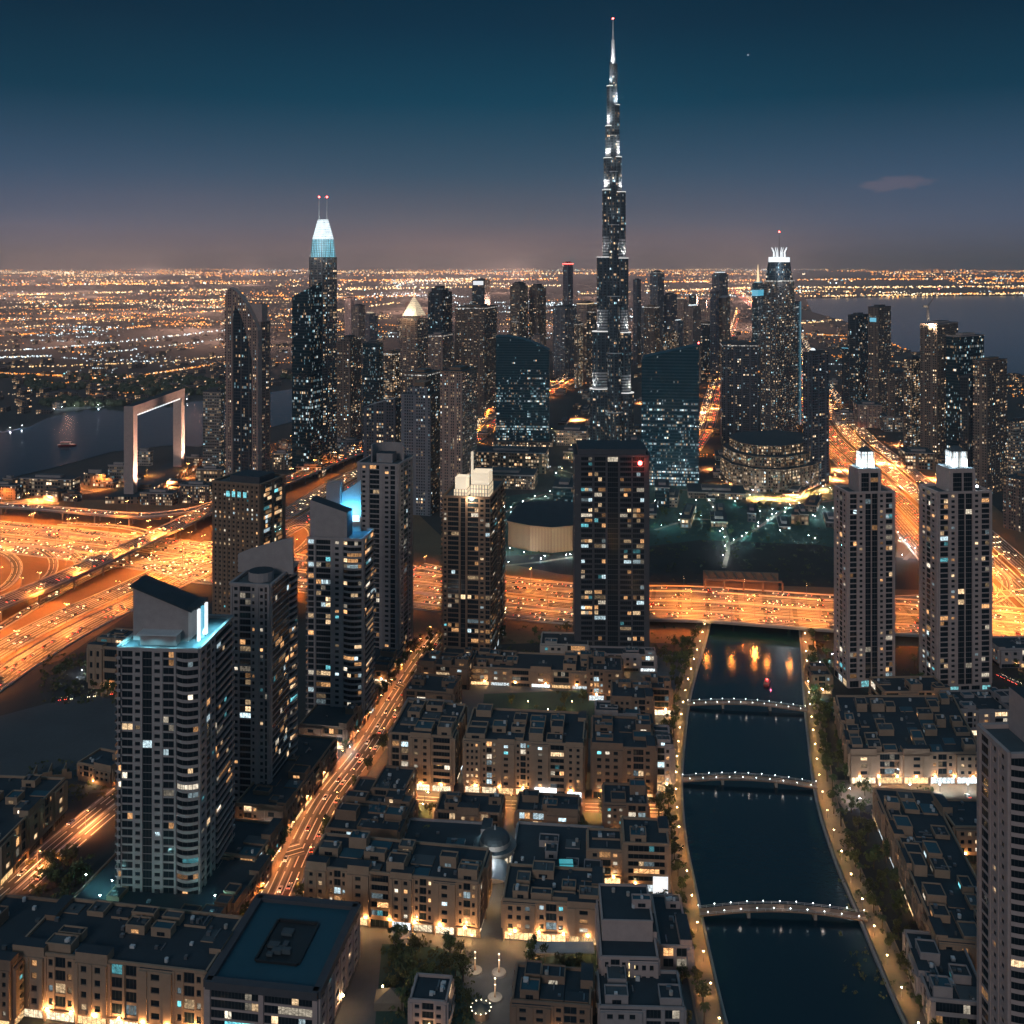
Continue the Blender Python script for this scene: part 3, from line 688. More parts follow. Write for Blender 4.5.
traffic_mass([(K, LN, 15, i >= 2, .30 + .03 * i) for i, K in enumerate(EC)] + [(offset(F3, o), LN[1:], 14, i >= 2, .03) for i, o in enumerate((29, 10, -14, -34))] +
             [(K, LN, 17, i == 1, .16) for i, K in enumerate(DC)] + [(K, LN, 17, i < 2, .25) for i, K in enumerate(SCC)] + [(F2, (-9, -5.4, -1.8), 18, True, .02), (F2, (1.8, 5.4, 9), 18, False, .02), (F1, (-3.6, 0, 3.6), 20, False, .02)] +
             [(RL[i], (-1.8, 1.8), 16, i % 2 == 0, .36 + .02 * i) for i in (0, 3, 4, 8, 9, 10, 11, 12, 13)] + [(CC[0], (-3.6, 0, 3.6), 20, False, .12), (CC[1], (-3.6, 0, 3.6), 20, True, .12)])
# ------------------------------------------------------------------ distant city
def vn(x, y): return mnoise.noise(Vector((x, y, 3.7)))
LCOLS = [((1, .33, .055), 5.2), ((1, .60, .25), 3.2), ((1, .78, .5), 1.8), ((.75, .92, 1), 1.0), ((.3, .8, .85), .35)]
def citylights(name, label, n, seed):
    rr = random.Random(seed); m = MB(); k = 0
    def put(px, py, c, s):
        if py < HY + 5.2: return
        if inside(px, py, CREEK) or inside(px, py, SEA): return
        if 250 < px < 940 and py > 352:
            if py > 470 or rr.random() < .35: return
            s *= .8
        elif py > 408: return
        g = G(px, py); Y = g.y; r = (.30 + .25 * rr.random()) * Y / 1000 * min(1, .5 + 700 / Y + .45)
        st = s * (.62 + min(Y, 26000) / 5000)
        m.box(g.x - r, g.x + r, g.y - r, g.y + r, 3, 3 + 2 * r, 0)
        g2 = (c[0] * st, c[1] * st, c[2] * st)
        m.g[-24:] = [(g2[0], g2[1], g2[2], 1)] * 24; m.hasg = True
    for pts, ci, dens in (([(-20, 321), (120, 318), (232, 311)], 0, 1), ([(-20, 331), (110, 322), (228, 300)], 1, .6), ([(-10, 309), (60, 306), (225, 300)], 1, .8), ([(-20, 338), (60, 333), (226, 322)], 0, 1), ([(0, 296), (230, 290)], 1, 1.2), ([(0, 286), (230, 283)], 0, 1),
                        ([(-10, 374), (60, 377), (112, 381), (165, 373), (226, 364)], 0, 2.6), ([(20, 379), (60, 385), (110, 381)], 0, 1.8), ([(-10, 369), (60, 367), (150, 364), (226, 358)], 1, .8), ([(-10, 359), (52, 357)], 3, 2.0), ([(-10, 352), (56, 349), (110, 344), (226, 331)], 3, 1.1),
                        ([(80, 356), (140, 350), (226, 340)], 3, .8), ([(275, 318), (330, 312), (400, 303)], 1, 1.6), ([(275, 300), (420, 296)], 0, 1.6), ([(340, 290), (560, 286)], 1, 1.6), ([(640, 292), (760, 288)], 1, 1.6), ([(340, 281), (560, 279)], 0, 1.5), ([(640, 283), (800, 280)], 0, 1.5),
                        ([(800, 324), (850, 320), (905, 322)], 1, 1.6), ([(800, 335), (870, 338), (912, 352)], 0, 1.4), ([(800, 297), (1030, 294)], 1, 1.5), ([(800, 288), (1030, 287)], 1, 1.5), ([(800, 280), (1030, 279)], 0, 1.3), ([(892, 344), (925, 352), (960, 366)], 0, 2)):
        for (xa, ya), (xb, yb_) in zip(pts, pts[1:]):
            for _ in range(int((xb - xa) * .55 * dens)):
                q = rr.random(); put(xa + (xb - xa) * q + rr.gauss(0, .6), ya + (yb_ - ya) * q + rr.gauss(0, .35), LCOLS[ci][0] if rr.random() < .8 else LCOLS[2][0], rr.uniform(.5, 1.6) ** 1.5)
    while k < n:
        t = rr.random(); py = HY + 5.2 + 130 * t ** 1.75; px = rr.uniform(-30, 1054)
        if rr.random() < .10: py = rr.uniform(355, 470); px = rr.uniform(250, 940)
        den = vn(px * .006 + 9, math.log(py - HY) * 3.2) + .5 * vn(px * .03, math.log(py - HY) * 9)
        if den < -.02 + (.12 if py > 330 else 0) and rr.random() > .12: k += .2; continue
        white = vn(px * .008 - 4, py * .05 + 7) + (.25 if 348 < py < 378 and px < 320 else 0) - (.25 if py < 300 else 0)
        if rr.random() < .6:                                     # a lit street
            ln = rr.uniform(15, 110) * (.4 + 14 / (py - HY + 10)); sl_ = rr.uniform(-.035, .05); stp = rr.uniform(1.8, 4.2); c = LCOLS[3][0] if white > .22 else rr.choices([q[0] for q in LCOLS], [5, 3, 1.5, .15, .05])[0]
            x = px
            while x < px + ln:
                if rr.random() < .8: put(x, py + (x - px) * sl_ + rr.gauss(0, .25), c, rr.uniform(.25, 1.5) ** 1.6)
                x += stp * rr.uniform(.6, 1.5); k += 1
        else:                                                    # a scattered quarter
            for _ in range(rr.randint(3, 14)):
                wts = [1, 1.2, 1.5, 5, 1.2] if white > .12 else [q[1] for q in LCOLS]
                put(px + rr.gauss(0, 9), py + rr.gauss(0, 1.2), rr.choices([q[0] for q in LCOLS], wts)[0], rr.uniform(.15, 1.3) ** 1.8); k += 1
    return m.build(name, 'city_light', None, kind='stuff', label=label, category='city lights')
CLO = citylights('distant_city_lights', 'countless orange and white lights of the distant city plain', 12500, 5)
rr = random.Random(8)
for i in range(75):                                              # lights without fixtures, added to make the haze over the city glow
    d = 3700 * (10 ** rr.random()); x = rr.uniform(-.62, .62) * d
    if x / d > .27 or inside(512 + F * x / d, HY + F * HC / d, SEA) or inside(512 + F * x / d, HY + F * HC / d, CREEK): continue
    light('POINT', (x, d, 120), 0.8e7 * (d / 10000) ** 1.25, (1, .52, .36), CLO, 25)
m = MB(); rr = random.Random(21)
for _ in range(1900):                                            # the low houses between them
    py = HY + 22 + 150 * rr.random() ** 1.4; px = rr.uniform(-40, 1064)
    if inside(px, py, CREEK) or inside(px, py, SEA) or (330 < px < 930 and py > 385) or py > 415: continue
    g = G(px, py); w, d, h = rr.uniform(10, 34), rr.uniform(10, 30), rr.uniform(4, 16); a = rr.uniform(-.4, .4)
    e = Vector((math.cos(a), math.sin(a))); q = Vector((-e.y, e.x)); m.prism([g - e * w / 2, g + e * w / 2, g + e * w / 2 + q * d, g - e * w / 2 + q * d], 0, h, 0, 1)
m.build('distant_houses', ['f_far_warm', 'roof_dark'], None, kind='stuff', label='low houses crowding the distant city plain', category='houses')
m = MB(); rr = random.Random(31)
for _ in range(1500):                                            # dark woods beyond the creek
    px = rr.uniform(-40, 330); py = rr.uniform(377, 407)
    if inside(px, py, CREEK) or (vn(px * .02, py * .1) < -.1): continue
    g = G(px, py); m.ball((g.x, g.y, 3), rr.uniform(5, 12), 6, 4)
m.build('creek_woods', 'leaf', None, kind='stuff', label='dark wooded belt along the far shore of the creek', category='woods')
# ------------------------------------------------------------------ tower frames
def reach(Np, d, px):
    return ((px - 512) * Np.y - Np.x * F) / (F * d.x - (px - 512) * d.y)
class Fr:
    """a building seen at a corner: near corner N, a face running to the left of it and a face running to the right"""
    def __init__(s, x0, xc, x1, yb, yaw):
        s.N = G(xc, yb); a = rad(yaw); s.dl = Vector((-math.cos(a), math.sin(a))); s.dr = Vector((math.sin(a), math.cos(a)))
        s.k = s.N.y / F
        s.w1 = max(4, reach(s.N, s.dl, x0)) if xc - x0 > .3 else 30; s.w2 = reach(s.N, s.dr, x1) if x1 - xc > .3 else 40
        if not 4 < s.w2 < 140: s.w2 = 45
        if not 4 < s.w1 < 140: s.w1 = 45
    def z(s, py): return HC - (py - HY) * s.k
    def P(s, a, b_): return s.dl * a + s.dr * b_
    def poly(s, a0, a1, b0, b1): return [s.P(a0, b0), s.P(a0, b1), s.P(a1, b1), s.P(a1, b0)]     # counter-clockwise from above
    def rect(s, i=0.0): return s.poly(i, s.w1 - i, i, s.w2 - i)
    def sx(s, px):                                              # distance along the left face of a pixel column
        return reach(s.N, s.dl, px)
    def tx(s, px): return reach(s.N, s.dr, px)
    def extrude(s, m, pts, t0, t1, mat=0, edge=None, axis='l'):
        """outline of (distance along the face, height) swept from t0 to t1 into the building; outline clockwise seen from outside left face"""
        Q = (lambda q, t: (*s.P(q[0], t), q[1])) if axis == 'l' else (lambda q, t: (*s.P(t, q[0]), q[1]))
        a = sum(pts[i][0] * pts[(i + 1) % len(pts)][1] - pts[(i + 1) % len(pts)][0] * pts[i][1] for i in range(len(pts)))
        if (a > 0) == (axis == 'l'): pts = pts[::-1]
        m.face([Q(q, t0) for q in pts], mat, [(q[0], q[1]) for q in pts]); m.face([Q(q, t1) for q in reversed(pts)], mat, [(q[0], q[1]) for q in reversed(pts)])
        n = len(pts)
        for i in range(n):
            p, q = pts[i], pts[(i + 1) % n]
            m.face([Q(p, t0), Q(p, t1), Q(q, t1), Q(q, t0)], mat if edge is None else edge, [(t0, p[1]), (t1, p[1]), (t1, q[1]), (t0, q[1])])
def ft(label, x0, x1, yt, yb, mat, k=.58, yaw=30, style='flat', trim='wall_dark', glow=None, mast=None, group=None, cat='tower', name='tower'):
    """a tower of the middle distance or farther"""
    f = Fr(x0, x0 + (x1 - x0) * k, x1, yb, yaw); H = f.z(yt); t = thing(name, label, cat, f.N, group)
    i = min(f.w1, f.w2)
    if style == 'round':
        c = f.P(f.w1 / 2, f.w2 / 2); n = 20
        poly = [c + f.dl * (-math.cos(2 * math.pi * q / n) * f.w1 / 2) + f.dr * (math.sin(2 * math.pi * q / n) * f.w2 / 2) for q in range(n)]
        poly = poly[::-1] if sum(poly[q].x * poly[(q + 1) % n].y - poly[(q + 1) % n].x * poly[q].y for q in range(n)) < 0 else poly
        m = MB(); m.prism(poly, 0, H, 0, 1); m.build('body', [mat, 'roof_dark'], t)
        m = MB(); m.prism([c + (p - c) * .6 for p in poly], H, H + 5, 0, 1); m.build('plant_room', [trim, 'roof_dark'], t)
    elif style == 'slope':
        m = MB(); r = f.rect(); hs = [H - i * .25, H, H, H - i * .25] if R.random() < .5 else [H, H, H - i * .3, H - i * .3]
        m.prism(r, 0, hs, 0, 1); m.build('body', [mat, trim], t)
    else:
        hb = H - (i * .35 if style in ('step', 'spire', 'lit') else 3)
        m = MB(); m.prism(f.rect(), 0, hb, 0, 1); m.build('body', [mat, 'roof_dark'], t)
        if style == 'flat':
            m = MB(); m.prism(f.rect(-.4), hb + .01, hb + 1.4, 0, 1); m.build('parapet', [trim, 'roof_dark'], t)
            m = MB(); m.prism(f.poly(f.w1 * .25, f.w1 * .75, f.w2 * .25, f.w2 * .75), hb + 1.41, H + 1.5, 0, 1); m.build('plant_room', [trim, 'roof_mid'], t)
        else:
            j = i * .16
            m = MB(); m.prism(f.rect(j), hb + .01, H - i * .12, 0, 1); m.build('upper_storeys', [mat, 'roof_dark'], t)
            m = MB(); m.prism(f.rect(j * 1.9), H - i * .12 + .01, H, 0, 0); m.build('crown', [{'white_panel': 'lit_louvre', 'cyan_panel': 'lit_louvre_cyan', 'warm_panel': 'lit_louvre_warm'}.get(glow, glow) or trim], t)
            if style == 'spire':
                c = f.P(f.w1 / 2, f.w2 / 2); m = MB(); m.tube((c.x, c.y, H), (c.x, c.y, H + i * .9), i * .05, i * .01, 6); m.build('mast', 'metal_grey', t)
        if glow and style == 'flat':
            m = MB(); m.prism(f.rect(-.6), hb - 2.4, hb - 1.2, 0, 0); m.build('light_band', ['soft_band' if glow in ('white_panel', 'warm_panel') else glow], t)
    if mast:
        c = f.P(f.w1 / 2, f.w2 / 2); m = MB(); m.tube((c.x, c.y, H), (c.x, c.y, f.z(mast)), 1.2, .3, 6); m.build('mast', 'metal_grey', t)
        m = MB(); m.ball((c.x, c.y, f.z(mast)), 1.3 * f.k * .5 + .3, 6, 4); m.build('beacon', 'beacon_red', t)
    return f, t

# the named ones of the middle distance, left to right
ft('slim pale office slab with a full grid of lit floors beside the arch-topped tower', 203, 224, 390, 476, 'f_grid_pale', .85, 8, cat='office')
ft('stepped brown residential tower right behind the twin-mast tower', 337, 361, 336, 446, 'f_res_brown', .55, 20, 'step')
ft('narrow dark glass tower with a flat roof between brown towers', 363, 383, 342, 432, 'f_glass_teal', .8, 12)
ft('thin tower with a glowing orange lift shaft beside the gold-crowned tower', 384, 400, 352, 420, 'f_dense_warm', .5, 30, 'flat', 'wall_brown', 'warm_panel')
ft('blue-grey glass tower with stepped top right of the gold crown', 428, 452, 286, 398, 'f_glass_blue', .6, 25, 'step')
ft('pinkish block with a bright white roof terrace below the blue-grey glass tower', 427, 453, 334, 408, 'f_res_pink', .6, 15, 'flat', 'wall_pink', 'white_panel')
f, t = ft('glass tower with a pale blue lit sign on its top', 472, 490, 279, 360, 'f_glass_blue', .7, 15, 'flat')
m = MB(); m.obox(f.P(f.w1 * .9, 0), f.P(f.w1 * .1, 0), .2, 1.5, f.z(285), f.z(281)); m.build('sign', 'sign_white', t)
ft('wide brown block with a white lit roof edge in front of the sign tower', 455, 497, 306, 418, 'f_res_brown', .7, 15, 'flat', 'wall_brown', 'white_panel')
ft('left of two brown towers behind the curved glass block', 510, 528, 282, 380, 'f_res_brown', .55, 25, 'step')
ft('right of two brown towers behind the curved glass block', 529, 546, 284, 376, 'f_res_brown', .5, 30, 'spire')
ft('very slim tall tower with red roof lights left of the spire skyscraper', 563, 573, 262, 372, 'f_far_dim', .5, 30, 'flat', 'wall_dark', 'beacon_red')
ft('grey tower hiding the foot of the slim red-lit tower', 553, 577, 306, 378, 'f_res_grey', .5, 35)
ft('brown slab just left of the spire skyscraper, its roof trimmed in gold', 577, 594, 302, 384, 'f_res_pink', .6, 20, 'flat', 'wall_brown', 'gold_panel')
ft('short slim tower right of the spire skyscraper, first of its row', 633, 641, 279, 366, 'f_far_dim', .5, 30)
ft('grey tower with a gold-lit rim right of the spire skyscraper', 650, 664, 271, 372, 'f_res_grey', .55, 25, 'flat', 'wall_dark', 'warm_panel')
ft('low hazy brown tower behind the slanted blue glass block', 664, 677, 293, 368, 'f_far_dim', .5, 25, 'step')
ft('striped tower with a white peaked top above the slanted glass block', 685, 701, 305, 385, 'f_res_pink', .5, 30, 'lit', 'wall_pale', 'white_panel')
ft('small pale tower with a white lit cap low behind the slanted glass block', 673, 683, 320, 388, 'f_res_grey', .5, 30, 'lit', 'wall_pale', 'white_panel')
ft('tall tower with a round white-lit crown and bare pink flank', 712, 728, 272, 372, 'f_res_grey', .45, 30, 'lit', 'wall_pink', 'white_panel')
ft('plain pinkish slab tower leaning on the white-crowned tower', 710, 719, 290, 376, 'f_far_dim', .6, 30, 'flat', 'wall_pink')
f, t = ft('slim cyan-lit tower with a golden needle behind the crowned tower', 752, 764, 282, 350, 'f_glass_teal', .5, 30, 'step', 'wall_dark', 'cyan_panel')
c = f.P(f.w1 / 2, f.w2 / 2); m = MB(); m.tube((c.x, c.y, f.z(282)), (c.x, c.y, f.z(264)), 5, .5, 6); m.build('needle', 'gold_panel', t)
m = MB(); m.prism(f.rect(-.5), f.z(296), f.z(290), 0, 0); m.build('light_band', 'cyan_panel', t)
ft('broad dark apartment slab full of small lit windows left of the crowned tower', 722, 762, 343, 446, 'f_res_dark', .9, 8, 'flat', 'wall_dark', 'white_panel')
f, t = ft('dark glass tower with a cyan light strip down its right edge', 779, 800, 302, 432, 'f_glass_teal', .6, 25)
m = MB(); q = f.P(0, f.w2); m.prism([q + Vector((-1.5, -3)), q + Vector((1.5, -3)), q + Vector((1.5, 1)), q + Vector((-1.5, 1))], 0, f.z(303)); m.build('light_strip', 'cyan_strip', t)
f, t = ft('slim dark tower with a rounded white-lit cap beside the coast highway', 803, 829, 352, 486, 'f_res_dark', .30, 62, 'flat')
c = f.P(f.w1 * .55, f.w2 * .35); m = MB(); m.ball((c.x, c.y, f.z(351)), f.w1 * .24, 12, 5, 0, True, .9); m.build('cap', 'white_panel', t)
ft('dark blue glass tower by the sea, left of a pair', 848, 868, 314, 412, 'f_glass_blue', .5, 40)
f, t = ft('taller brown tower by the sea, right of a pair', 868, 891, 306, 418, 'f_res_brown', .45, 45, 'flat')
m = MB(); m.obox(f.P(f.w1 * .8, 0), f.P(f.w1 * .2, 0), .3, 1.2, f.z(322), f.z(318)); m.build('sign', 'cyan_panel', t)
ft('small glass tower half hidden by the blue glass tower at the sea', 842, 858, 346, 408, 'f_glass_blue', .5, 40, 'flat', 'wall_dark', 'cyan_panel')
ft('low brown tower between the highway and the seaside cluster', 887, 906, 372, 432, 'f_res_brown', .4, 50)
ft('mid-height brown tower left of the seaside cluster', 903, 923, 358, 448, 'f_dense_warm', .45, 45)
f, t = ft('brown tower with a floodlit roof block under a crane', 920, 958, 323, 462, 'f_res_brown', .45, 45, 'flat', 'wall_pink')
c = f.P(f.w1 * .4, -.6); light('POINT', (c.x, c.y - 3, f.z(326)), 90000, (1, .72, .45), t, 1)
m = MB(); m.ball((c.x, c.y - .6, f.z(328)), 3.4, 8, 5); m.build('floodlight', 'gold_panel', t)
t = thing('tower_crane', 'tower crane with a raised jib on the floodlit brown tower', 'crane', (f.N.x + c.x, f.N.y + c.y + 8, f.z(321)))
m = MB()
for sx in (-1, 1):
    for sy in (-1, 1): m.tube((sx, sy, 0), (sx, sy, 22), .35, .35, 4)
m.build('mast', 'metal_grey', t); m = MB(); m.tube((0, 0, 21), (17, 0, 47), .9, .4, 5); m.tube((0, 0, 24), (17, 0, 47.5), .3, .3, 4); m.build('jib', 'metal_grey', t)
m = MB(); m.box(-7, -1, -1.3, 1.3, 20, 23); m.build('counterweight', 'concrete', t); m = MB(); m.ball((17, 0, 48), .9, 6, 4); m.build('beacon', 'beacon_red', t)
ft('teal glass tower with a pink unfinished top in the seaside cluster', 946, 984, 335, 470, 'f_glass_teal', .35, 55, 'flat', 'wall_pink')
ft('grey glass tower with a stair of teal windows, in front of the seaside cluster', 960, 984, 376, 484, 'f_glass_blue', .4, 50)
ft('large brown tower with a wide dark roof at the right end of the cluster', 973, 1007, 360, 496, 'f_res_brown', .4, 50, 'flat', 'wall_brown')
ft('pale narrow slab behind the right end of the seaside cluster', 1007, 1034, 420, 478, 'f_grid_pale', .3, 60)
ft('long low brown block with small lit windows at the right edge', 1003, 1060, 478, 532, 'f_res_brown', .3, 62, 'flat', 'wall_brown', cat='apartment block', name='apartment_block')
ft('curved-roof apartment tower left of the dense residential cluster', 363, 406, 398, 508, 'f_res_dark', .75, 12, 'slope', 'wall_grey')
ft('grey apartment tower in the middle of the dense residential cluster', 401, 443, 384, 516, 'f_res_grey', .7, 14, 'step', 'wall_brown')
ft('tall brown apartment tower at the right end of the dense residential cluster', 440, 477, 370, 519, 'f_res_pink', .6, 18, 'flat', 'wall_brown')
ft('older apartment tower standing behind the dense residential cluster', 405, 440, 372, 492, 'f_res_brown', .6, 20, 'flat', 'wall_brown', 'white_panel')

# gold-crowned tower
f, t = ft('brown tower with a golden lit pyramid crown', 400, 428, 318, 430, 'f_res_pink', .62, 22, 'flat', 'wall_pink')
c = f.P(f.w1 / 2, f.w2 / 2); r0 = f.rect(3); m = MB(); m.taper([c + (p - c) for p in r0], [c + (p - c) * .12 for p in r0], f.z(316), f.z(298)); m.build('crown', 'lit_louvre_warm', t)
m = MB(); m.tube((c.x, c.y, f.z(299)), (c.x, c.y, f.z(289)), .9, .3, 6); m.build('mast', 'gold_panel', t)
light('POINT', (c.x - 12, c.y - 22, f.z(312)), 60000, (1, .72, .38), t, 3)

# arch-topped tower
f = Fr(225, 258, 271, 506, 24); t = thing('arch_tower', 'pink stone tower with a curved sail top over a dark pointed glass arch', 'tower', f.N)
zt = f.z(288); S = f.w1
m = MB(); m.prism(f.poly(1, S - 1, 7, f.w2), 0, f.z(322), 0, 1); m.build('body', ['f_res_pink', 'roof_dark'], t)
arc = lambda a0, z0, a1, z1, n, pw: [(a0 + (a1 - a0) * q / n, z0 + (z1 - z0) * (q / n) ** pw) for q in range(n + 1)]
out = [(S, 0), (S, f.z(296))] + arc(S * .86, zt, 0, f.z(330), 9, 1.7) + [(0, 0)]
m = MB(); f.extrude(m, out, 0, 7.5, 0, 1); m.build('sail_wall', ['f_res_pink', 'wall_pink'], t)
inn = [(S * .75, 0), (S * .75, f.z(322))] + arc(S * .68, f.z(308), S * .18, f.z(360), 7, 1.6) + [(S * .18, 0)]
m = MB(); f.extrude(m, inn, -1.2, .2, 0, 1); m.build('glass_arch', ['f_glass_blue', 'wall_dark'], t)
m = MB(); m.prism(f.poly(0, S * .62, 7.55, f.w2 * .72), f.z(322) + .02, f.z(304), 0, 1); m.build('roof_block', ['wall_pink', 'roof_dark'], t)

# twin-mast tower
f = Fr(309, 322, 337, 470, 42); t = thing('mast_tower', 'tallest left tower with a white lit tapered crown and two masts', 'tower', f.N)
m = MB(); m.prism(f.rect(), 0, f.z(257), 0, 1); m.build('shaft', ['f_address', 'roof_dark'], t)
g = Fr(292, 311, 330, 474, 20); d = g.N - f.N
m = MB(); m.prism([p + d for p in g.poly(0, g.w1, 0, g.w2 * .8)], 0, [g.z(287), g.z(279), g.z(291), g.z(297)], 0, 1); m.build('side_block', ['f_glass_teal', 'wall_brown'], t)
c = f.P(f.w1 / 2, f.w2 / 2); r0 = f.rect(1.5); r1 = [c + (p - c) * .86 for p in r0]; r2 = [c + (p - c) * .42 for p in r0]
m = MB(); m.taper(r0, r1, f.z(257) + .02, f.z(239), 0); m.build('crown_base', 'lit_louvre_cyan', t)
m = MB(); m.taper(r1, r2, f.z(239) + .02, f.z(219), 0); m.build('crown', 'lit_louvre', t)
m = MB()
for q in range(4):
    a, b_ = r0[q], r0[(q + 1) % 4]
    for h in range(7): p = a.lerp(b_, (h + .5) / 7); pu = r1[q].lerp(r1[(q + 1) % 4], (h + .5) / 7); e = (p - c).normalized() * .5; m.tube((p.x + e.x, p.y + e.y, f.z(257)), (pu.x + e.x, pu.y + e.y, f.z(239)), .45, .45, 4)
m.build('crown_fins', 'metal_dark', t)
for s in (-1, 1):
    p = c + Vector((s * 5.8, 0)); m = MB(); m.tube((p.x, p.y, f.z(236)), (p.x, p.y, f.z(197)), 1.3, .35, 6); o = m.build('mast', 'metal_white', t)
    m = MB(); m.ball((p.x, p.y, f.z(196)), 1.3, 6, 4); m.build('beacon', 'beacon_red', o)
light('POINT', (c.x, c.y - 45, f.z(240)), 60000, (.8, .95, 1), t, 6)

# picture-frame building
A, B = G(133, 500), G(181, 472); t = thing('frame_building', 'giant rectangular frame building standing by the creek', 'monument', A)
e = (B - A); n = Vector((e.y, -e.x)).normalized(); e0 = Vector((0, 0)); u = e.normalized(); hf = 120
for p0 in (e0, e):
    m = MB(); m.obox(p0 - u * 6.5, p0 + u * 6.5, -9, 3, 0, hf - 12.01, 0, 1); m.build('pillar', ['wall_pink', 'wall_pink'], t)
m = MB(); m.obox(e0 - u * 6.5, e + u * 6.5, -9, 3, hf - 12, hf, 0, 1); m.build('bridge_beam', ['wall_pink', 'roof_dark'], t)
m = MB(); m.obox(e0 + u * 9, e - u * 9, -4, 2, hf - 14, hf - 12.02); m.build('light_strip', 'white_panel', t)
m = MB(); m.obox(e0 - u * 22, e + u * 20, -26, 16, 0, 9, 0, 1); m.build('podium', ['f_mall', 'roof_dark'], t)
for q in (.05, .95): p = e * q; light('SPOT', (p.x + n.x * 34, p.y + n.y * 34, 4), 1100000, (1, .62, .42), t, 2, 70, .5, (-n.x * .5, -n.y * .5, .9))

# the two dark glass blocks either side of the spire tower
f = Fr(496, 549, 553, 446, 4); t = thing('glass_office', 'dark teal glass block with a swooping roof left of the spire tower', 'office', f.N); S = f.w1
out = [(S, 0)] + [(S * (1 - q / 12), f.z(336.5 + 14 * (q / 12) ** 2.2)) for q in range(13)] + [(0, 0)]
m = MB(); f.extrude(m, out, 0, 42, 0, 1); m.build('body', ['f_glass_block', 'roof_teal'], t)
m = MB(); m.prism(f.poly(-6, S + 5, -10, 48), 0, 8, 0, 1); m.build('podium', ['f_dense_warm', 'roof_dark'], t)
g = Fr(641, 699, 704, 487, 8); t = thing('glass_office', 'dark teal glass block with a slanted roof right of the spire tower', 'office', g.N); S = g.w1
out = [(S * 1.0, 0), (S * .985, g.z(362)), (S * .96, g.z(358)), (0.0, g.z(345)), (0, 0)]
m = MB(); g.extrude(m, out, 0, 36, 0, 1); m.build('body', ['f_glass_block', 'roof_teal'], t)
m = MB(); m.ball((*g.P(.5, 1), g.z(343)), 1.2, 6, 4); m.build('beacon', 'beacon_red', t)

# the spire skyscraper: a three-winged stack of set-back tubes
base = G(613, 456); k = base.y / F; zz = lambda py: HC - (py - HY) * k
t = thing('spire_skyscraper', 'tallest spire skyscraper of stepped silver tubes with white lit ledges', 'skyscraper', base)
def capsule(ang, ext, hw, n=9):
    d = Vector((math.cos(ang), math.sin(ang))); q = Vector((-d.y, d.x)); e = d * max(ext - hw, .1)
    return [d * -hw * .3 - q * hw] + [e + d * math.sin(math.pi * h / n) * hw - q * math.cos(math.pi * h / n) * hw for h in range(n + 1)] + [d * -hw * .3 + q * hw]
LW = [(456, 388, 23.2, 7.5), (388, 331, 21, 7), (331, 257, 16.3, 6.5), (257, 190, 10.8, 5.2), (190, 158, 9.4, 4.6), (158, 126, 7.6, 4), (126, 86, 6.2, 3.2), (86, 62, 3.6, 2)]
RW = [(456, 392, 20.5, 7.5), (392, 332, 17.8, 7), (332, 258, 15.2, 6.5), (258, 192, 12.6, 5.6), (192, 157, 8.6, 4.6), (157, 105, 6.6, 3.6), (105, 64, 4.4, 2.4)]
FW = [(456, 410, 24, 7.5), (410, 352, 20, 7), (352, 296, 16, 6.4), (296, 225, 12, 5.4), (225, 172, 9, 4.4), (172, 136, 7, 3.6), (136, 92, 5, 2.8)]
LIT = {(257, 190): 0, (331, 257): 0}
for ang, WS in ((rad(188), LW), (rad(-8), RW), (rad(272), FW)):
    px_off = -13.5 / 14
    for i, (yb_, yt_, ext, hw) in enumerate(WS):
        e = ext / max(.6, abs(math.cos(ang))) if ang != rad(272) else ext * .85
        z0 = zz(yb_) if i else 0; z1 = zz(yt_); poly = capsule(ang, e * k, hw * k)
        m = MB(); zf = z0 + (z1 - z0) * (.30 if ang != rad(272) else .12)
        if i and WS is not FW:
            m.prism(poly, z0, zf, 2, 1); m.prism(poly, zf, z1, 0, 1)
        else: m.prism(poly, z0, z1, 0, 1)
        m.build('wing', ['f_burj', 'roof_mid', 'fins'], t)
        if i < len(WS) - 1:                                      # lit ledge on top of the setback
            d = Vector((math.cos(ang), math.sin(ang))); e2 = WS[i + 1][2] / max(.6, abs(math.cos(ang))) * k if ang != rad(272) else WS[i + 1][2] * .85 * k
            m = MB(); q = capsule(ang, e * k + .4, hw * k + .4); m.prism(q, z1 - .7, z1 + .5); m.build('ledge', 'metal_white' if WS is FW else 'ledge_light', t)
            p = d * (e2 + max(3, (e * k - e2) * .8)); dn = Vector((-d.x * .55, -d.y * .55 , 1))
            light('SPOT', (p.x, p.y - 9, z1 + 1), (70000 if WS is not FW else 9000) * (.55 if yt_ > 250 else 1.2), (1, .93, .85), t, 1, 95, .8, (-d.x * .25, .30, 1))
m = MB()
for y0, y1, r0, r1 in ((456, 105, 6.2, 5.0), (105, 64, 4.2, 3.0)):
    n = 14; m.taper([Vector((math.cos(2 * math.pi * q / n), math.sin(2 * math.pi * q / n))) * r0 * k for q in range(n)], [Vector((math.cos(2 * math.pi * q / n), math.sin(2 * math.pi * q / n))) * r1 * k for q in range(n)], max(0, zz(y0)), zz(y1), 0, 1)
m.build('core', ['f_burj', 'roof_mid'], t)
m = MB(); m.tube((0, 0, zz(64)), (0, 0, zz(40)), 2.6 * k, 1.5 * k, 10); m.tube((0, 0, zz(40)), (0, 0, zz(19)), 1.1 * k, .35 * k, 8); m.build('spire', 'metal_white', t)
light('SPOT', (-3, -12, zz(70)), 120000, (.95, .97, 1), t, 1, 60, .6, (.06, .22, 1)); light('SPOT', (4, -14, zz(110)), 110000, (1, .95, .9), t, 1, 60, .6, (-.1, .22, 1))
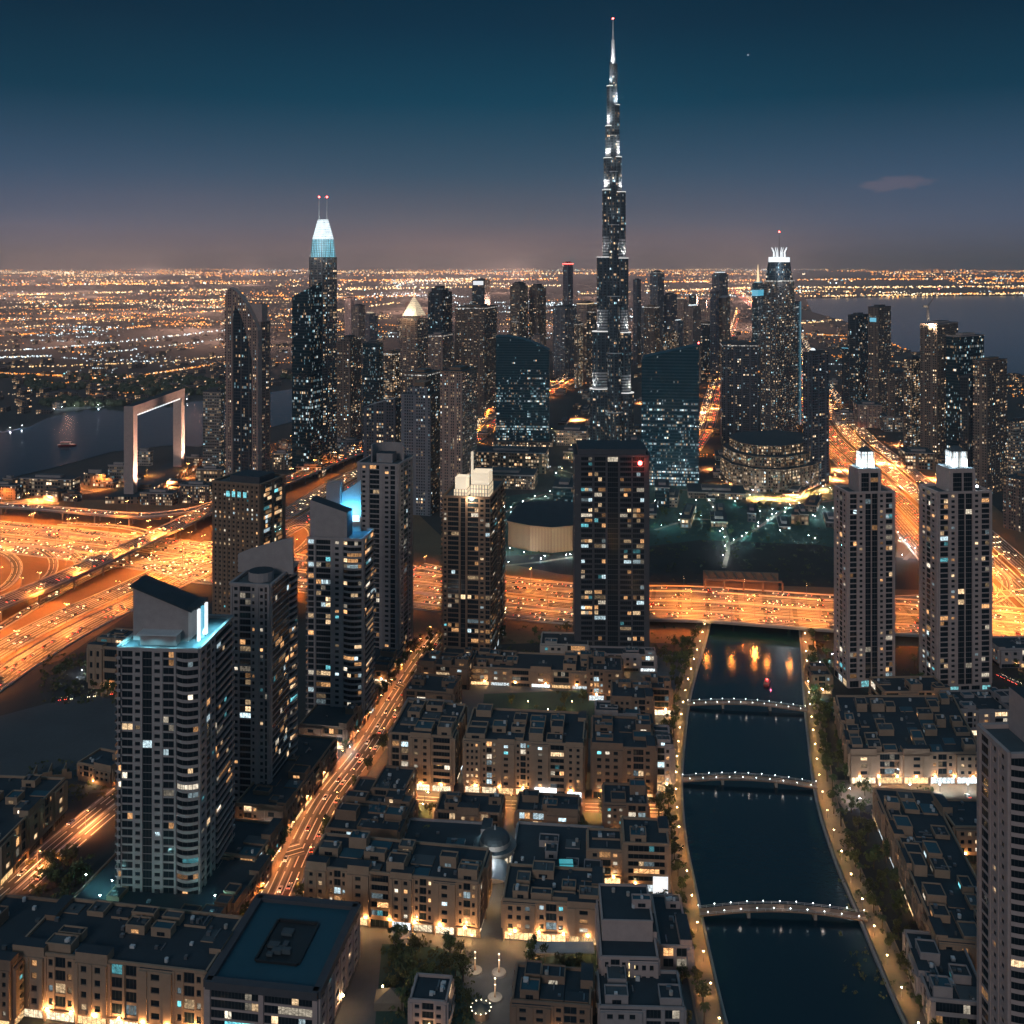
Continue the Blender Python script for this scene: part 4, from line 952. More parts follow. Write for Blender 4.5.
m = MB(); m.ball((0, 0, zz(18.5)), 1.6, 6, 4); m.build('beacon', 'beacon_red', t)
for x0, x1, yt_, yb_, s in ((572, 592, 395, 458, 0), (632, 642, 400, 462, 1)):
    pass

# crowned tower
f = Fr(760, 777, 798, 446, 40); t = thing('crowned_tower', 'tall dark tower with a white crown of curved spikes and a thin mast', 'tower', f.N); c = f.P(f.w1 / 2, f.w2 / 2)
sc_ = lambda q: [c + (p - c) * q for p in f.rect()]
m = MB(); m.prism(sc_(1), 0, f.z(320), 0, 1); m.build('shaft', ['f_address', 'roof_dark'], t)
m = MB(); m.taper(sc_(.88), sc_(.78), f.z(320) + .02, f.z(281), 0, 1); m.build('upper_storeys', ['f_address', 'roof_dark'], t)
m = MB(); m.taper(sc_(.72), sc_(.58), f.z(281) + .02, f.z(262), 0, 1); m.build('top_storeys', ['f_glass_blue', 'roof_dark'], t)
m = MB(); m.prism(sc_(.80), f.z(281) - 1.5, f.z(281) + .6); m.build('light_band', 'soft_band', t)
m = MB(); m.prism(sc_(.56), f.z(262) + .02, f.z(257)); m.build('crown_base', 'white_panel', t)
for q in range(8):
    a = 2 * math.pi * q / 8; d = Vector((math.cos(a), math.sin(a))); rr_ = f.w1 * .33; P0 = c + d * rr_; P1 = c + d * rr_ * .95; P2 = c + d * rr_ * 1.35
    m = MB(); m.tube((P0.x, P0.y, f.z(258)), (P1.x, P1.y, f.z(252)), .9, .75, 5); m.tube((P1.x, P1.y, f.z(252)), (P2.x, P2.y, f.z(247)), .75, .35, 5); m.build('spike', 'white_panel', t)
m = MB(); m.tube((c.x, c.y, f.z(260)), (c.x, c.y, f.z(232)), .9, .25, 6); m.build('mast', 'metal_grey', t)
m = MB(); m.ball((c.x, c.y, f.z(231)), 1.4, 6, 4); m.build('beacon', 'beacon_red', t)
light('POINT', (c.x, c.y - 40, f.z(268)), 60000, (.85, .95, 1), t, 5)
# its curved hotel podium
P = [G(720, 478), G(733, 487), G(755, 492), G(785, 493), G(812, 488), G(829, 480), G(824, 474), G(780, 468), G(733, 471)]
t = thing('hotel_podium', 'curved hotel podium with warm lit floors at the foot of the crowned tower', 'hotel', P[3]); hp = 62
cm_ = sum((p - P[3] for p in P), Vector((0, 0))) / len(P); sh = lambda q, dy: [cm_ + (p - P[3] - cm_) * q + Vector((0, dy)) for p in P]
for q, dy, za, zb, nm in ((1, 0, 0, 30, 'lower_storeys'), (.93, 6, 30.8, 44, 'middle_storeys'), (.80, 12, 44.8, 56, 'upper_storeys')):
    m = MB(); m.prism(sh(q, dy), za, zb, 0, 1); m.build(nm, ['f_hotel', 'roof_dark'], t)
    m = MB(); m.prism(sh(q * 1.015, dy), zb + .01, zb + .79, 0, 1); m.build('roof_edge', ['wall_sand', 'roof_dark'], t)
m = MB(); m.prism([(p - P[3]) * 1.03 - Vector((0, 1)) for p in P], 0, 6, 0, 1); m.build('shopfront', ['f_mall', 'roof_dark'], t)
# bronze drum hall
P = [G(508, 546), G(530, 551), G(552, 553), G(572, 551), G(584, 540), G(584, 528), G(560, 524), G(520, 526)]
t = thing('bronze_hall', 'wide low hall wrapped in a bronze screen beside the dark slab tower', 'concert hall', P[2]); hb = 25
m = MB(); m.prism([p - P[2] for p in P], 0, hb, 0, 1); m.build('screen_wall', ['bronze_screen', 'roof_mid'], t)
m = MB(); m.prism([(p - P[2]) * 1.03 for p in P], hb + .01, hb + 1.6, 0, 1); m.build('roof', ['wall_brown', 'roof_dark'], t)
for q in (-40, 0, 40): light('SPOT', (q, -34, 1), 26000, (1, .72, .45), t, 2, 110, .6, (0, .9, .6))

# filler rows behind: each a tower of its own
rr = random.Random(77); rows = []
for i in range(46):
    x0 = rr.choice([rr.uniform(338, 560), rr.uniform(540, 600), rr.uniform(630, 735), rr.uniform(560, 720)]); w = rr.uniform(7, 16); yt_ = rr.uniform(292, 345); yb_ = max(yt_ + 18, rr.uniform(322, 392))
    rows.append((x0, w, yt_, yb_))
rows.sort()
for i, (x0, w, yt_, yb_) in enumerate(rows):
    ft('hazy far tower, %s from the left in the crowded skyline row' % ordinal(i), x0, x0 + w, yt_, yb_, rr.choice(['f_far_dim', 'f_res_brown', 'f_res_grey', 'f_res_pink', 'f_far_warm', 'f_dense_warm', 'f_glass_blue']), rr.uniform(.4, .7), rr.uniform(15, 50),
       rr.choice(['flat', 'flat', 'step', 'spire', 'slope']), rr.choice(['wall_dark', 'wall_brown', 'wall_grey']), rr.choice([None, None, None, 'white_panel', 'warm_panel']), group='hazy towers of the far skyline')
# low blocks of the middle distance
LOW = [('long lit arcade block at the foot of the swooping glass block', 474, 558, 452, 474, 'f_mall'), ('second arcade block in front of the first, full of warm light', 470, 545, 474, 490, 'f_dense_warm'),
       ('low mall wing left of the spire tower, white roof lights', 556, 592, 430, 446, 'f_grid_pale'), ('low mall wing right of the spire tower', 628, 641, 440, 470, 'f_mall'),
       ('teal-lit glass pavilion behind the dark slab tower', 553, 576, 486, 506, 'f_glass_teal'), ('teal-lit pavilion right of the dark slab tower', 655, 672, 486, 508, 'f_glass_teal'),
       ('row of warm shops along the park right of the slanted block', 688, 756, 492, 500, 'f_dense_warm'), ('brown flat-roofed store beside the coast highway', 858, 886, 404, 428, 'f_res_pink'),
       ('white-lit showroom beyond the brown store at the coast highway', 884, 908, 416, 432, 'f_grid_pale'), ('low white-lit hall between the highway and the seaside pair', 836, 858, 412, 424, 'f_grid_pale'),
       ('small lit block at the foot of the seaside cluster', 906, 940, 452, 470, 'f_mall'), ('grey block beyond the frame building on the creek shore', 135, 153, 450, 466, 'f_grid_pale'),
       ('pale hotel block on the creek shore left of the frame', 108, 130, 464, 482, 'f_grid_pale'), ('round low hall on the creek shore', 82, 108, 474, 487, 'f_mall'),
       ('long brown terrace left of the round shore hall', 20, 80, 478, 498, 'f_mall'), ('dark low terrace at the far left shore', -20, 22, 484, 500, 'f_res_brown'),
       ('bright shopping hall in front of the frame building', 140, 178, 492, 506, 'f_dense_warm'), ('second bright shopping hall right of the frame building', 180, 214, 484, 504, 'f_dense_warm'),
       ('brown store under the arch-topped tower', 196, 226, 468, 486, 'f_mall'), ('lit low block behind the arch-topped tower', 186, 206, 456, 466, 'f_dense_warm'),
       ('warm-lit low block right of the arch-topped tower', 272, 292, 452, 470, 'f_dense_warm'), ('small grey block beside the flyover right of the arch tower', 340, 362, 440, 454, 'f_res_grey'),
       ('flat brown warehouse at the foot of the twin-mast tower', 296, 326, 466, 478, 'f_mall')]
for l_, x0, x1, yt_, yb_, mt in LOW: ft(l_, x0, x1, yt_, yb_, mt, .85, 8, 'round' if 'round low' in l_ else 'flat', 'wall_grey', cat='low building', name='low_block')
rr = random.Random(5); lots = []
for (xa, xb, ya, yb0, n, zone) in ((0, 215, 484, 503, 12, 'on the creek shore by the interchange'), (645, 840, 496, 530, 14, 'in the park behind the highway bridge'), (556, 640, 448, 492, 12, 'around the foot of the spire tower'),
                                   (770, 900, 318, 400, 16, 'inland of the far coast highway'), (888, 1020, 436, 500, 12, 'at the foot of the seaside cluster'), (276, 480, 425, 470, 14, 'along the far boulevard'), (552, 594, 392, 446, 12, 'left of the spire tower'), (628, 646, 392, 470, 6, 'right of the spire tower'), (440, 500, 400, 446, 10, 'left of the swooping glass block'), (704, 724, 430, 484, 5, 'right of the slanted glass block')):
    for i in range(n):
        x0 = rr.uniform(xa, xb); yb_ = rr.uniform(ya, yb0); Y = 300000 / (yb_ - HY); w = rr.uniform(14, 34) / Y * 1000; h = rr.uniform(5, 15) / Y * 1000
        lots.append((zone, x0, w, yb_, h))
cnt = {}
for zone, x0, w, yb_, h in sorted(lots):
    i = cnt.get(zone, 0); cnt[zone] = i + 1
    ft('small lit low building %s, %s from the left' % (zone, ordinal(i)), x0, x0 + w, yb_ - h, yb_, rr.choice(['f_mall', 'f_dense_warm', 'f_grid_pale', 'f_far_warm']), rr.uniform(.6, .8), rr.uniform(8, 25), 'flat', rr.choice(['wall_grey', 'wall_brown', 'wall_pale']),
       group='low buildings ' + zone, cat='low building', name='low_block')
# ------------------------------------------------------------------ near towers: piers, spandrels, balconies and panes
GLOWS = [((1, .50, .20), 5), ((1, .68, .38), 4), ((1, .86, .66), 2.6), ((.70, .92, 1), 2.0), ((.20, .75, .85), .9)]
def glow_of(rr, lit, s=1.0):
    if rr.random() > lit: return None
    c = rr.choices([g[0] for g in GLOWS], [g[1] for g in GLOWS])[0]; q = s * rr.choice([.15, .25, .4, .6, .9, 1.4]); return (c[0] * q, c[1] * q, c[2] * q)
def pane(m, A, B, z0, z1, t, panes, g, thick=True):
    e = (B - A).normalized(); n = Vector((e.y, -e.x)); a, b_ = A + n * t, B + n * t
    m.face([(a.x, a.y, z0), (b_.x, b_.y, z0), (b_.x, b_.y, z1), (a.x, a.y, z1)], 0, [(0, 0), (panes, 0), (panes, 1), (0, 1)], g)
    if thick:
        c, d = A + n * (t - .1), B + n * (t - .1)
        for q in ([(a.x, a.y, z1), (b_.x, b_.y, z1), (d.x, d.y, z1), (c.x, c.y, z1)], [(b_.x, b_.y, z0), (d.x, d.y, z0), (d.x, d.y, z1), (b_.x, b_.y, z1)], [(c.x, c.y, z0), (a.x, a.y, z0), (a.x, a.y, z1), (c.x, c.y, z1)], [(c.x, c.y, z0), (d.x, d.y, z0), (b_.x, b_.y, z0), (a.x, a.y, z0)]):
            m.face(q, 0, [(.001, .001)] * 4)
        if not g: m.hasg = True
def facade_geo(wm, wins, A, B, z0, z1, fh, spec, rr, lit, front, frow=None):
    """wm takes the solid pieces; wins gathers (A, B, z0, z1, t, panes, glow, front)"""
    L = (B - A).length; e = (B - A).normalized(); parts = [(q[0], float(q[1:])) for q in spec.split()]; tot = sum(q[1] for q in parts); s = 0
    nf = max(1, int(round((z1 - z0) / fh))); fh = (z1 - z0) / nf
    if frow is None: frow = [rr.choice([.25, .5, 1, 1, 1.3, 2.4]) for _ in range(nf)]
    for ty, w in parts:
        w = w / tot * L; a, b_ = A + e * s, A + e * (s + w); s += w
        if ty == 'P': wm.obox(a, b_, 0, .9, z0, z1); continue
        if ty == 'N': wm.obox(a, b_, 0, .35, z0, z1); continue
        jw = {'W': w * .24, 'G': .22, 'B': .25, 'R': .05, 'C': .25}[ty]; d = {'W': .55, 'G': .35, 'B': .3, 'R': .1, 'C': .3}[ty]
        if ty != 'R':
            wm.obox(a, a + e * jw, 0, d, z0, z1); wm.obox(b_ - e * jw, b_, 0, d, z0, z1)
        wa, wb = a + e * jw, b_ - e * jw; ww = (wb - wa).length
        n = max(1, int(ww / 2.4)) if ty in 'GBC' else 1
        for k in range(nf):
            zf = z0 + k * fh
            lo, hi = {'W': (.30, .80), 'G': (.20, .97), 'B': (.06, .90), 'R': (.04, .99), 'C': (.06, .88)}[ty]
            if ty == 'W':
                wm.obox(wa, wb, 0, d, zf, zf + lo * fh); wm.obox(wa, wb, 0, d, zf + hi * fh, zf + fh)
            elif ty == 'G': wm.obox(wa, wb, 0, d, zf, zf + lo * fh)
            elif ty == 'R' and k % 1 == 0: wm.obox(wa, wb, 0, .12, zf, zf + .04 * fh)
            elif ty == 'B':
                wm.obox(a, b_, 0, 1.5, zf - .15, zf + .06 * fh); wm.obox(a, b_, 1.38, 1.5, zf + .06 * fh, zf + .34 * fh)
            elif ty == 'C':                                     # bowed balcony
                nrm = Vector((e.y, -e.x)); P = [a + e * (w * q / 6) + nrm * (.5 + 1.9 * math.sin(math.pi * q / 6)) for q in range(7)]
                wm.prism([a] + P + [b_], zf - .2, zf + .05 * fh, 0, None, True)
                for p, q in zip(P, P[1:]): wm.obox(p, q, -.12, 0, zf + .05 * fh, zf + .33 * fh)
            pl = lit * frow[k % len(frow)]; prev = None
            for i in range(n):
                g = glow_of(rr, pl * (.45 if ty == 'R' else 1)) if prev is None or rr.random() > .45 else prev
                prev = g
                p, q = wa + e * (ww * i / n), wa + e * (ww * (i + 1) / n)
                wins.append((p, q, zf + lo * fh, zf + hi * fh, .08, 1 if ty == 'W' else max(1, round(ww / n / 1.7)), g, front))
def place_windows(t, wins, name='window', most=100):
    wins = [w for w in wins]; fr = sorted([w for w in wins if w[7]], key=lambda w: -w[2]); rest = [w for w in wins if not w[7]] + fr[most:]
    for w in fr[:most]: m = MB(); pane(m, *w[:7]); m.build(name, 'window_glass', t)
    if rest:
        m = MB(); m.hasg = True
        for w in rest: pane(m, *w[:7], False)
        m.build('further_' + name + 's', 'window_glass', t, kind='stuff')
def near(label, x0, xc, x1, yt, yb, yaw, wall, ls, rs, seed, lit=.12, fh=3.7, name='apartment_tower', base=6, z1=None, cat='tower'):
    rr = random.Random(seed); f = Fr(x0, xc, x1, yb, yaw); t = thing(name, label, cat, f.N); f.H = z1 or f.z(yt)
    core = MB(); core.prism(f.rect(), 0, f.H - .02, 0, 1); core.build('core', ['wall_dark', 'roof_mid'], t)
    wm = MB(); wins = []; L_, N_, R_, B_ = f.P(f.w1, 0), f.P(0, 0), f.P(0, f.w2), f.P(f.w1, f.w2)
    nf = max(1, int(round((f.H - base) / fh))); rows = [rr.choice([.15, .3, .6, 1, 1.2, 2.6]) for _ in range(nf)]
    facade_geo(wm, wins, L_, N_, base, f.H, fh, ls, rr, lit, True, rows); facade_geo(wm, wins, N_, R_, base, f.H, fh, rs, rr, lit, yaw > 45, rows)
    if yaw > 45:
        wins = [(*w[:7], i >= len(wins) and False or w[7]) for i, w in enumerate(wins)]
    facade_geo(wm, wins, R_, B_, base, f.H, fh, ls, rr, lit, False); facade_geo(wm, wins, B_, L_, base, f.H, fh, rs, rr, lit, False)
    wm.build('wall', [wall], t)
    m = MB()
    for a, b_ in ((L_, N_), (N_, R_), (R_, B_), (B_, L_)): m.obox(a, b_, -.5, 1.0, f.H, f.H + 1.6)
    m.build('parapet', wall, t)
    m = MB()
    for a, b_ in ((L_, N_), (N_, R_)): m.obox(a, b_, .0, .6, 0, base)
    m.build('base', wall, t)
    # ground-floor glass
    for a, b_ in ((L_, N_), (N_, R_)):
        n = max(2, int((b_ - a).length / 7)); e = (b_ - a) / n
        for i in range(n):
            g = rr.choice([(.25, .7, .75), (1, .7, .4), (.8, .95, 1), None]); m = MB(); pane(m, a + e * (i + .12), a + e * (i + .88), .6, base - 1, .7, 3, g and tuple(q * .8 for q in g)); m.build('lobby_window', 'window_glass', t)
    place_windows(t, wins); f.L_, f.R_, f.B_ = L_, R_, B_
    return f, t, rr
def fpx(f, px, t):                                               # distance along the left face, at depth t, of a pixel column
    return reach(f.N + f.dr * t, f.dl, px)

# 1: beige tower with the cyan terrace
f, t, rr = near('beige tower with a cyan lit roof terrace and a wedge-shaped top', 118, 199, 232, 652, 918, 4, 'wall_grey', 'B.35 G1.1 W.9 R.9 W1 G1.1 P.2 C2.1', 'W1.1 G.7 W.8 B3.2', 1, .105)
H = f.H; a0, a1 = fpx(f, 135, 14), fpx(f, 190, 14); zl = H + 25; zr = H + 14
m = MB(); f.extrude(m, [(a0, H + .02), (a0, zl), (a1, zr), (a1, H + .02)], 12, 26, 0, 1); m.build('roof_wedge', ['wall_grey', 'wall_grey'], t)
m = MB(); f.extrude(m, [(a0 + 1, zl + .62), (a0 + 1, zl + 1.4), (a1 - 2, zr + .9), (a1 - 2, zr + .12)], 10.5, 27.5); m.build('wedge_roof', 'roof_dark', t)
s1 = a1
for q in range(3):
    m = MB(); m.prism(f.poly(s1 - 5.2, s1 - 4.2, 12 + q * 4.6, 14 + q * 4.6), H + .05, H + 15); o = m.build('lit_column', 'cyan_panel' if q == 1 else 'white_panel', t)
m = MB(); m.prism(f.poly(s1 - 4, s1 - .02, 11.6, 26.4), H + 15.2, H + 16.4); m.build('canopy', 'roof_dark', t)
m = MB(); m.prism(f.poly(f.w1 * .35, f.w1 * .80, 6.5, 11.8), H + .02, H + 5); m.build('terrace_room', 'wall_grey', t)
m = MB(); m.prism(f.poly(f.w1 * .33, f.w1 * .83, 4.6, 12.5), H + 5.02, H + 5.5); m.build('terrace_canopy', 'metal_white', t)
for s_, tt, e_ in ((.06, 8, 1.3), (.30, 1.5, .15), (.60, 1.5, .2), (.93, 5, .8), (.07, 18, 1.3), (.07, 30, .8)):
    p = f.P(f.w1 * s_, tt); light('SPOT', (p.x, p.y, H + 4.5), 7000 * e_, (.22, .80, 1), t, .5, 150, .4)
# 2: tower with the sail wall
f, t, rr = near('grey tower with a curved sail wall rising over its roof', 231, 270, 297, 587, 812, 8, 'wall_grey', 'P.2 W.7 G1.2 W.5 P.3 W.6 G.3 P.25', 'N.3 G3 C1.6', 2, .10)
H = f.H; tt = f.w2 * .55; S0_, S1_ = fpx(f, 238, tt), fpx(f, 293, tt)
k2 = (f.N.y + tt) / F; zt = lambda py: HC - (py - HY) * k2
m = MB(); f.extrude(m, [(S0_, H + .02), (S0_, zt(556))] + [(S0_ + (S1_ - S0_) * q / 8, zt(556 - 19 * (q / 8) ** .85)) for q in range(1, 9)] + [(S1_, H + .02)], tt, tt + 2); m.build('sail_wall', 'wall_grey', t)
m = MB(); c = f.P(f.w1 * .45, f.w2 * .3); m.prism([c + Vector((math.cos(q * .393), math.sin(q * .393))) * 7 for q in range(16)], H + .02, H + 5, 0, 1); m.build('plant_room', ['wall_grey', 'roof_dark'], t)
# 3: tower with the blue glowing slab
f, t, rr = near('grey tower with a bright blue glowing wall on its roof', 308, 362, 373, 541, 728, 8, 'wall_grey', 'G.5 P.15 G1.2 P.2 W.6 P.2 C1.5', 'P.4 B2', 3, .16)
H = f.H; g = lambda px, q: fpx(f, px, q)
m = MB(); f.extrude(m, [(g(310, 4), H + .02), (g(310, 4), f.z(503)), (g(347, 4), f.z(515)), (g(347, 4), H + .02)], 4, 16, 0, 1); m.build('penthouse', ['wall_grey', 'roof_dark'], t)
m = MB(); f.extrude(m, [(g(326, 18), H), (g(326, 18), f.z(491)), (g(340, 18), f.z(489)), (g(340, 18), H)], 18, 26); m.build('lift_tower', 'wall_grey', t)
m = MB(); f.extrude(m, [(g(341, 22), H), (g(341, 22), f.z(502)), (g(361, 22), f.z(488)), (g(361, 22), H)], 22, 23.5); m.build('glowing_wall', 'wall_pale', t)
a_, b_ = f.P(g(342, 20), 20.5), f.P(g(359, 20), 20.5); m = MB(); m.obox(a_, b_, -.4, .4, f.z(530), f.z(524)); m.build('light_bar', 'white_panel', t)
for q in (.25, .75): p = a_.lerp(b_, q); light('POINT', (p.x, p.y - 3, f.z(520)), 13000, (.06, .48, 1), t, 1)
# 4: tall grey tower with a ring top
f, t, rr = near('tall plain grey tower with a curved open ring wall on top', 358, 398, 412, 466, 662, 12, 'wall_grey', 'P.3 W.6 P.25 G1 P.35 W.7 G.5 P.25', 'P.4 W.8 G1 W.8 P.3', 4, .07)
H = f.H; c = f.P(f.w1 * .42, f.w2 * .45); m = MB(); n = 14; r_ = f.w1 * .40
arc_ = [c + Vector((math.cos(q), math.sin(q))) * r_ for q in [rad(-15 + 210 * i / n) for i in range(n + 1)]]
for p, q in zip(arc_, arc_[1:]): m.obox(p, q, -.8, .2, H + .02, f.z(449))
m.build('ring_wall', 'wall_grey', t)
m = MB(); m.prism(f.poly(f.w1 * .25, f.w1 * .65, f.w2 * .3, f.w2 * .6), H + .02, H + 7, 0, 1); m.build('plant_room', ['wall_grey', 'roof_dark'], t)
# 5: crown-lit tower
plain_ = emit('crown_panel', (1, .80, .55), .62)
f, t, rr = near('dark brown tower with a glowing cream roof crown', 443, 490, 504, 499, 662, 9, 'wall_brown', 'W.5 G1.2 P.2 R.5 P.2 G1.2 W.7 G.5', 'B1.5 W.8 B1', 5, .17)
H = f.H; g = lambda px, q: fpx(f, px, q)
for xa, xb, t0, t1, yy in ((454, 467, 2, 14, 479), (470, 489, 2, 20, 474)):
    m = MB(); m.prism(f.poly(g(xb, t0), g(xa, t0), t0, t1), H + .02, f.z(yy + 12), 0, 1); m.build('crown_base', ['lit_louvre_warm', 'roof_dark'], t)
    m = MB(); A_, B_, C_, D_ = [f.P(*q) for q in ((g(xa, t0) - .8, t0 + .5), (g(xb, t0) + .5, t0 + .5), (g(xb, t0) + .5, t1 - .5), (g(xa, t0) - .8, t1 - .5))]
    for p, q in ((A_, B_), (B_, C_), (C_, D_), (D_, A_)): m.obox(p, q, -.6, 0, f.z(yy + 12) + .02, f.z(yy))
    m.build('crown', 'crown_panel', t)
p = f.P(f.w1 * .4, -3); light('POINT', (p.x, p.y, f.z(500)), 9000, (1, .8, .55), t, 2)
m = MB(); m.prism(f.poly(g(473, 10), g(471, 10), 10, 12), H, f.z(455)); m.build('chimney', 'crown_panel', t)
# 6: dark slab
f, t, rr = near('dark glass slab tower with a red beacon, alone beside the canal highway', 575, 649, 654, 457, 660, 2, 'wall_dark', 'N.5 B1 N.15 G1 N.15 R.9 N.15 B1 N.1 G1 N.4', 'N.3 G2 N.3', 6, .20, 3.9)
H = f.H; m = MB(); m.prism(f.poly(f.w1 * .04, f.w1 * .96, 1, f.w2 * .9), H + .02, H + 5.5, 0, 1); m.build('plant_room', ['wall_dark', 'roof_dark'], t)
p = f.P(fpx(f, 640, 0), -.6); m = MB(); m.ball((p.x, p.y, f.z(463)), 1.7, 8, 6); m.build('beacon', 'beacon_red', t)
light('POINT', (p.x, p.y - 3, f.z(463)), 2500, (1, .12, .05), t, .5)
# 7: tall dark tower by the interchange
f, t, rr = near('tall brownish dark tower with fin-like piers, between the interchange and the sail tower', 213, 260, 285, 486, 648, 18, 'wall_brown', 'P.2 ' + 'W.5 P.2 ' * 10, 'N.4 G1 N.3 G1 N.4', 7, .30, 3.5)
H = f.H; m = MB(); m.prism(f.poly(f.w1 * .12, f.w1 * .75, f.w2 * .2, f.w2 * .8), H + .02, H + 5, 0, 1); m.build('plant_room', ['wall_dark', 'roof_dark'], t)
for q in range(4): a_ = f.P(f.w1 * (.70 - q * .12), 0); b_ = f.P(f.w1 * (.63 - q * .12), 0); m = MB(); pane(m, a_, b_, f.z(499), f.z(493), 1.0, 2, (.25, .8, .9)); m.build('top_window', 'window_glass', t)
# 8: the twin towers on the right
for i, (x0, xc, x1, yt_, yb_, yl, lab) in enumerate(((835, 848, 894, 494, 688, 451, 'left of the two twin beige towers with white lantern tops'), (920, 938, 991, 494, 694, 451, 'right of the two twin beige towers with white lantern tops'))):
    f, t, rr = near(lab, x0, xc, x1, yt_, yb_, 84, 'wall_pink', 'P.3 W1 G.8 W1 P.3', 'P.2 G1 P.15 W.8 P.15 R.8 P.1 R.8 P.15 W.8 P.15 G1 P.2', 20 + i, .15 + .02 * i)
    H = f.H; zt_ = f.z(470)
    m = MB(); m.prism(f.poly(f.w1 * .12, f.w1 * .85, f.w2 * .26, f.w2 * .74), H + .02, zt_, 0, 1); m.build('upper_storeys', ['wall_pink', 'roof_dark'], t)
    wm = MB(); wins = []; A_, B_ = f.P(f.w1 * .12, f.w2 * .26), f.P(f.w1 * .12, f.w2 * .74)
    facade_geo(wm, wins, A_, B_, H + .5, zt_ - 3, 3.7, 'P.3 R1 P.15 R1 P.3', rr, .05, True); wm.build('upper_piers', 'wall_pink', t); place_windows(t, wins, 'upper_window')
    m = MB(); m.prism(f.poly(f.w1 * .28, f.w1 * .62, f.w2 * .36, f.w2 * .64), zt_ + .02, f.z(yl + 3), 0, 1); m.build('lantern', ['lit_louvre', 'roof_dark'], t)
    m = MB()
    for q in (.36, .49, .62): m.prism([p + f.P(0, 0) for p in f.poly(f.w1 * .265, f.w1 * .28, f.w2 * q, f.w2 * (q + .03))], zt_ + .02, f.z(yl + 3))
    m.build('lantern_piers', 'wall_pale', t)
    m = MB(); c = f.P(f.w1 * .45, f.w2 * .5); m.ball((c.x, c.y, f.z(yl + 3)), f.w2 * .13, 10, 4, 0, True, .7); m.build('dome', 'roof_mid', t)
    for s_, q in ((.18, .35), (.18, .65), (.7, .3)): p = f.P(f.w1 * s_, f.w2 * q); light('POINT', (p.x, p.y, zt_ + 2.5), 3500, (.8, .95, 1), t, .4)
    if i == 1: p = f.P(f.w1 * .12, f.w2 * .78); m = MB(); m.ball((p.x, p.y, H + 4), .9, 6, 4); m.build('roof_lamp', 'bulb_white', t)
# 9: tower cut by the right edge of the frame
f, t, rr = near('beige tower cut off by the right edge, its balconied side facing the canal', 979, 1010, 1130, 757, 1108, 88, 'wall_pink', 'P.3 G1 P.2 W.7 P.15 W.7 P.3', 'C3 P.3 G2 W1 C3', 31, .05, 4.0)
H = f.H; m = MB(); m.prism(f.poly(f.w1 * .3, f.w1 * .95, f.w2 * .25, f.w2 * .9), H + .02, H + 16, 0, 1); m.build('upper_block', ['wall_pink', 'roof_dark'], t)
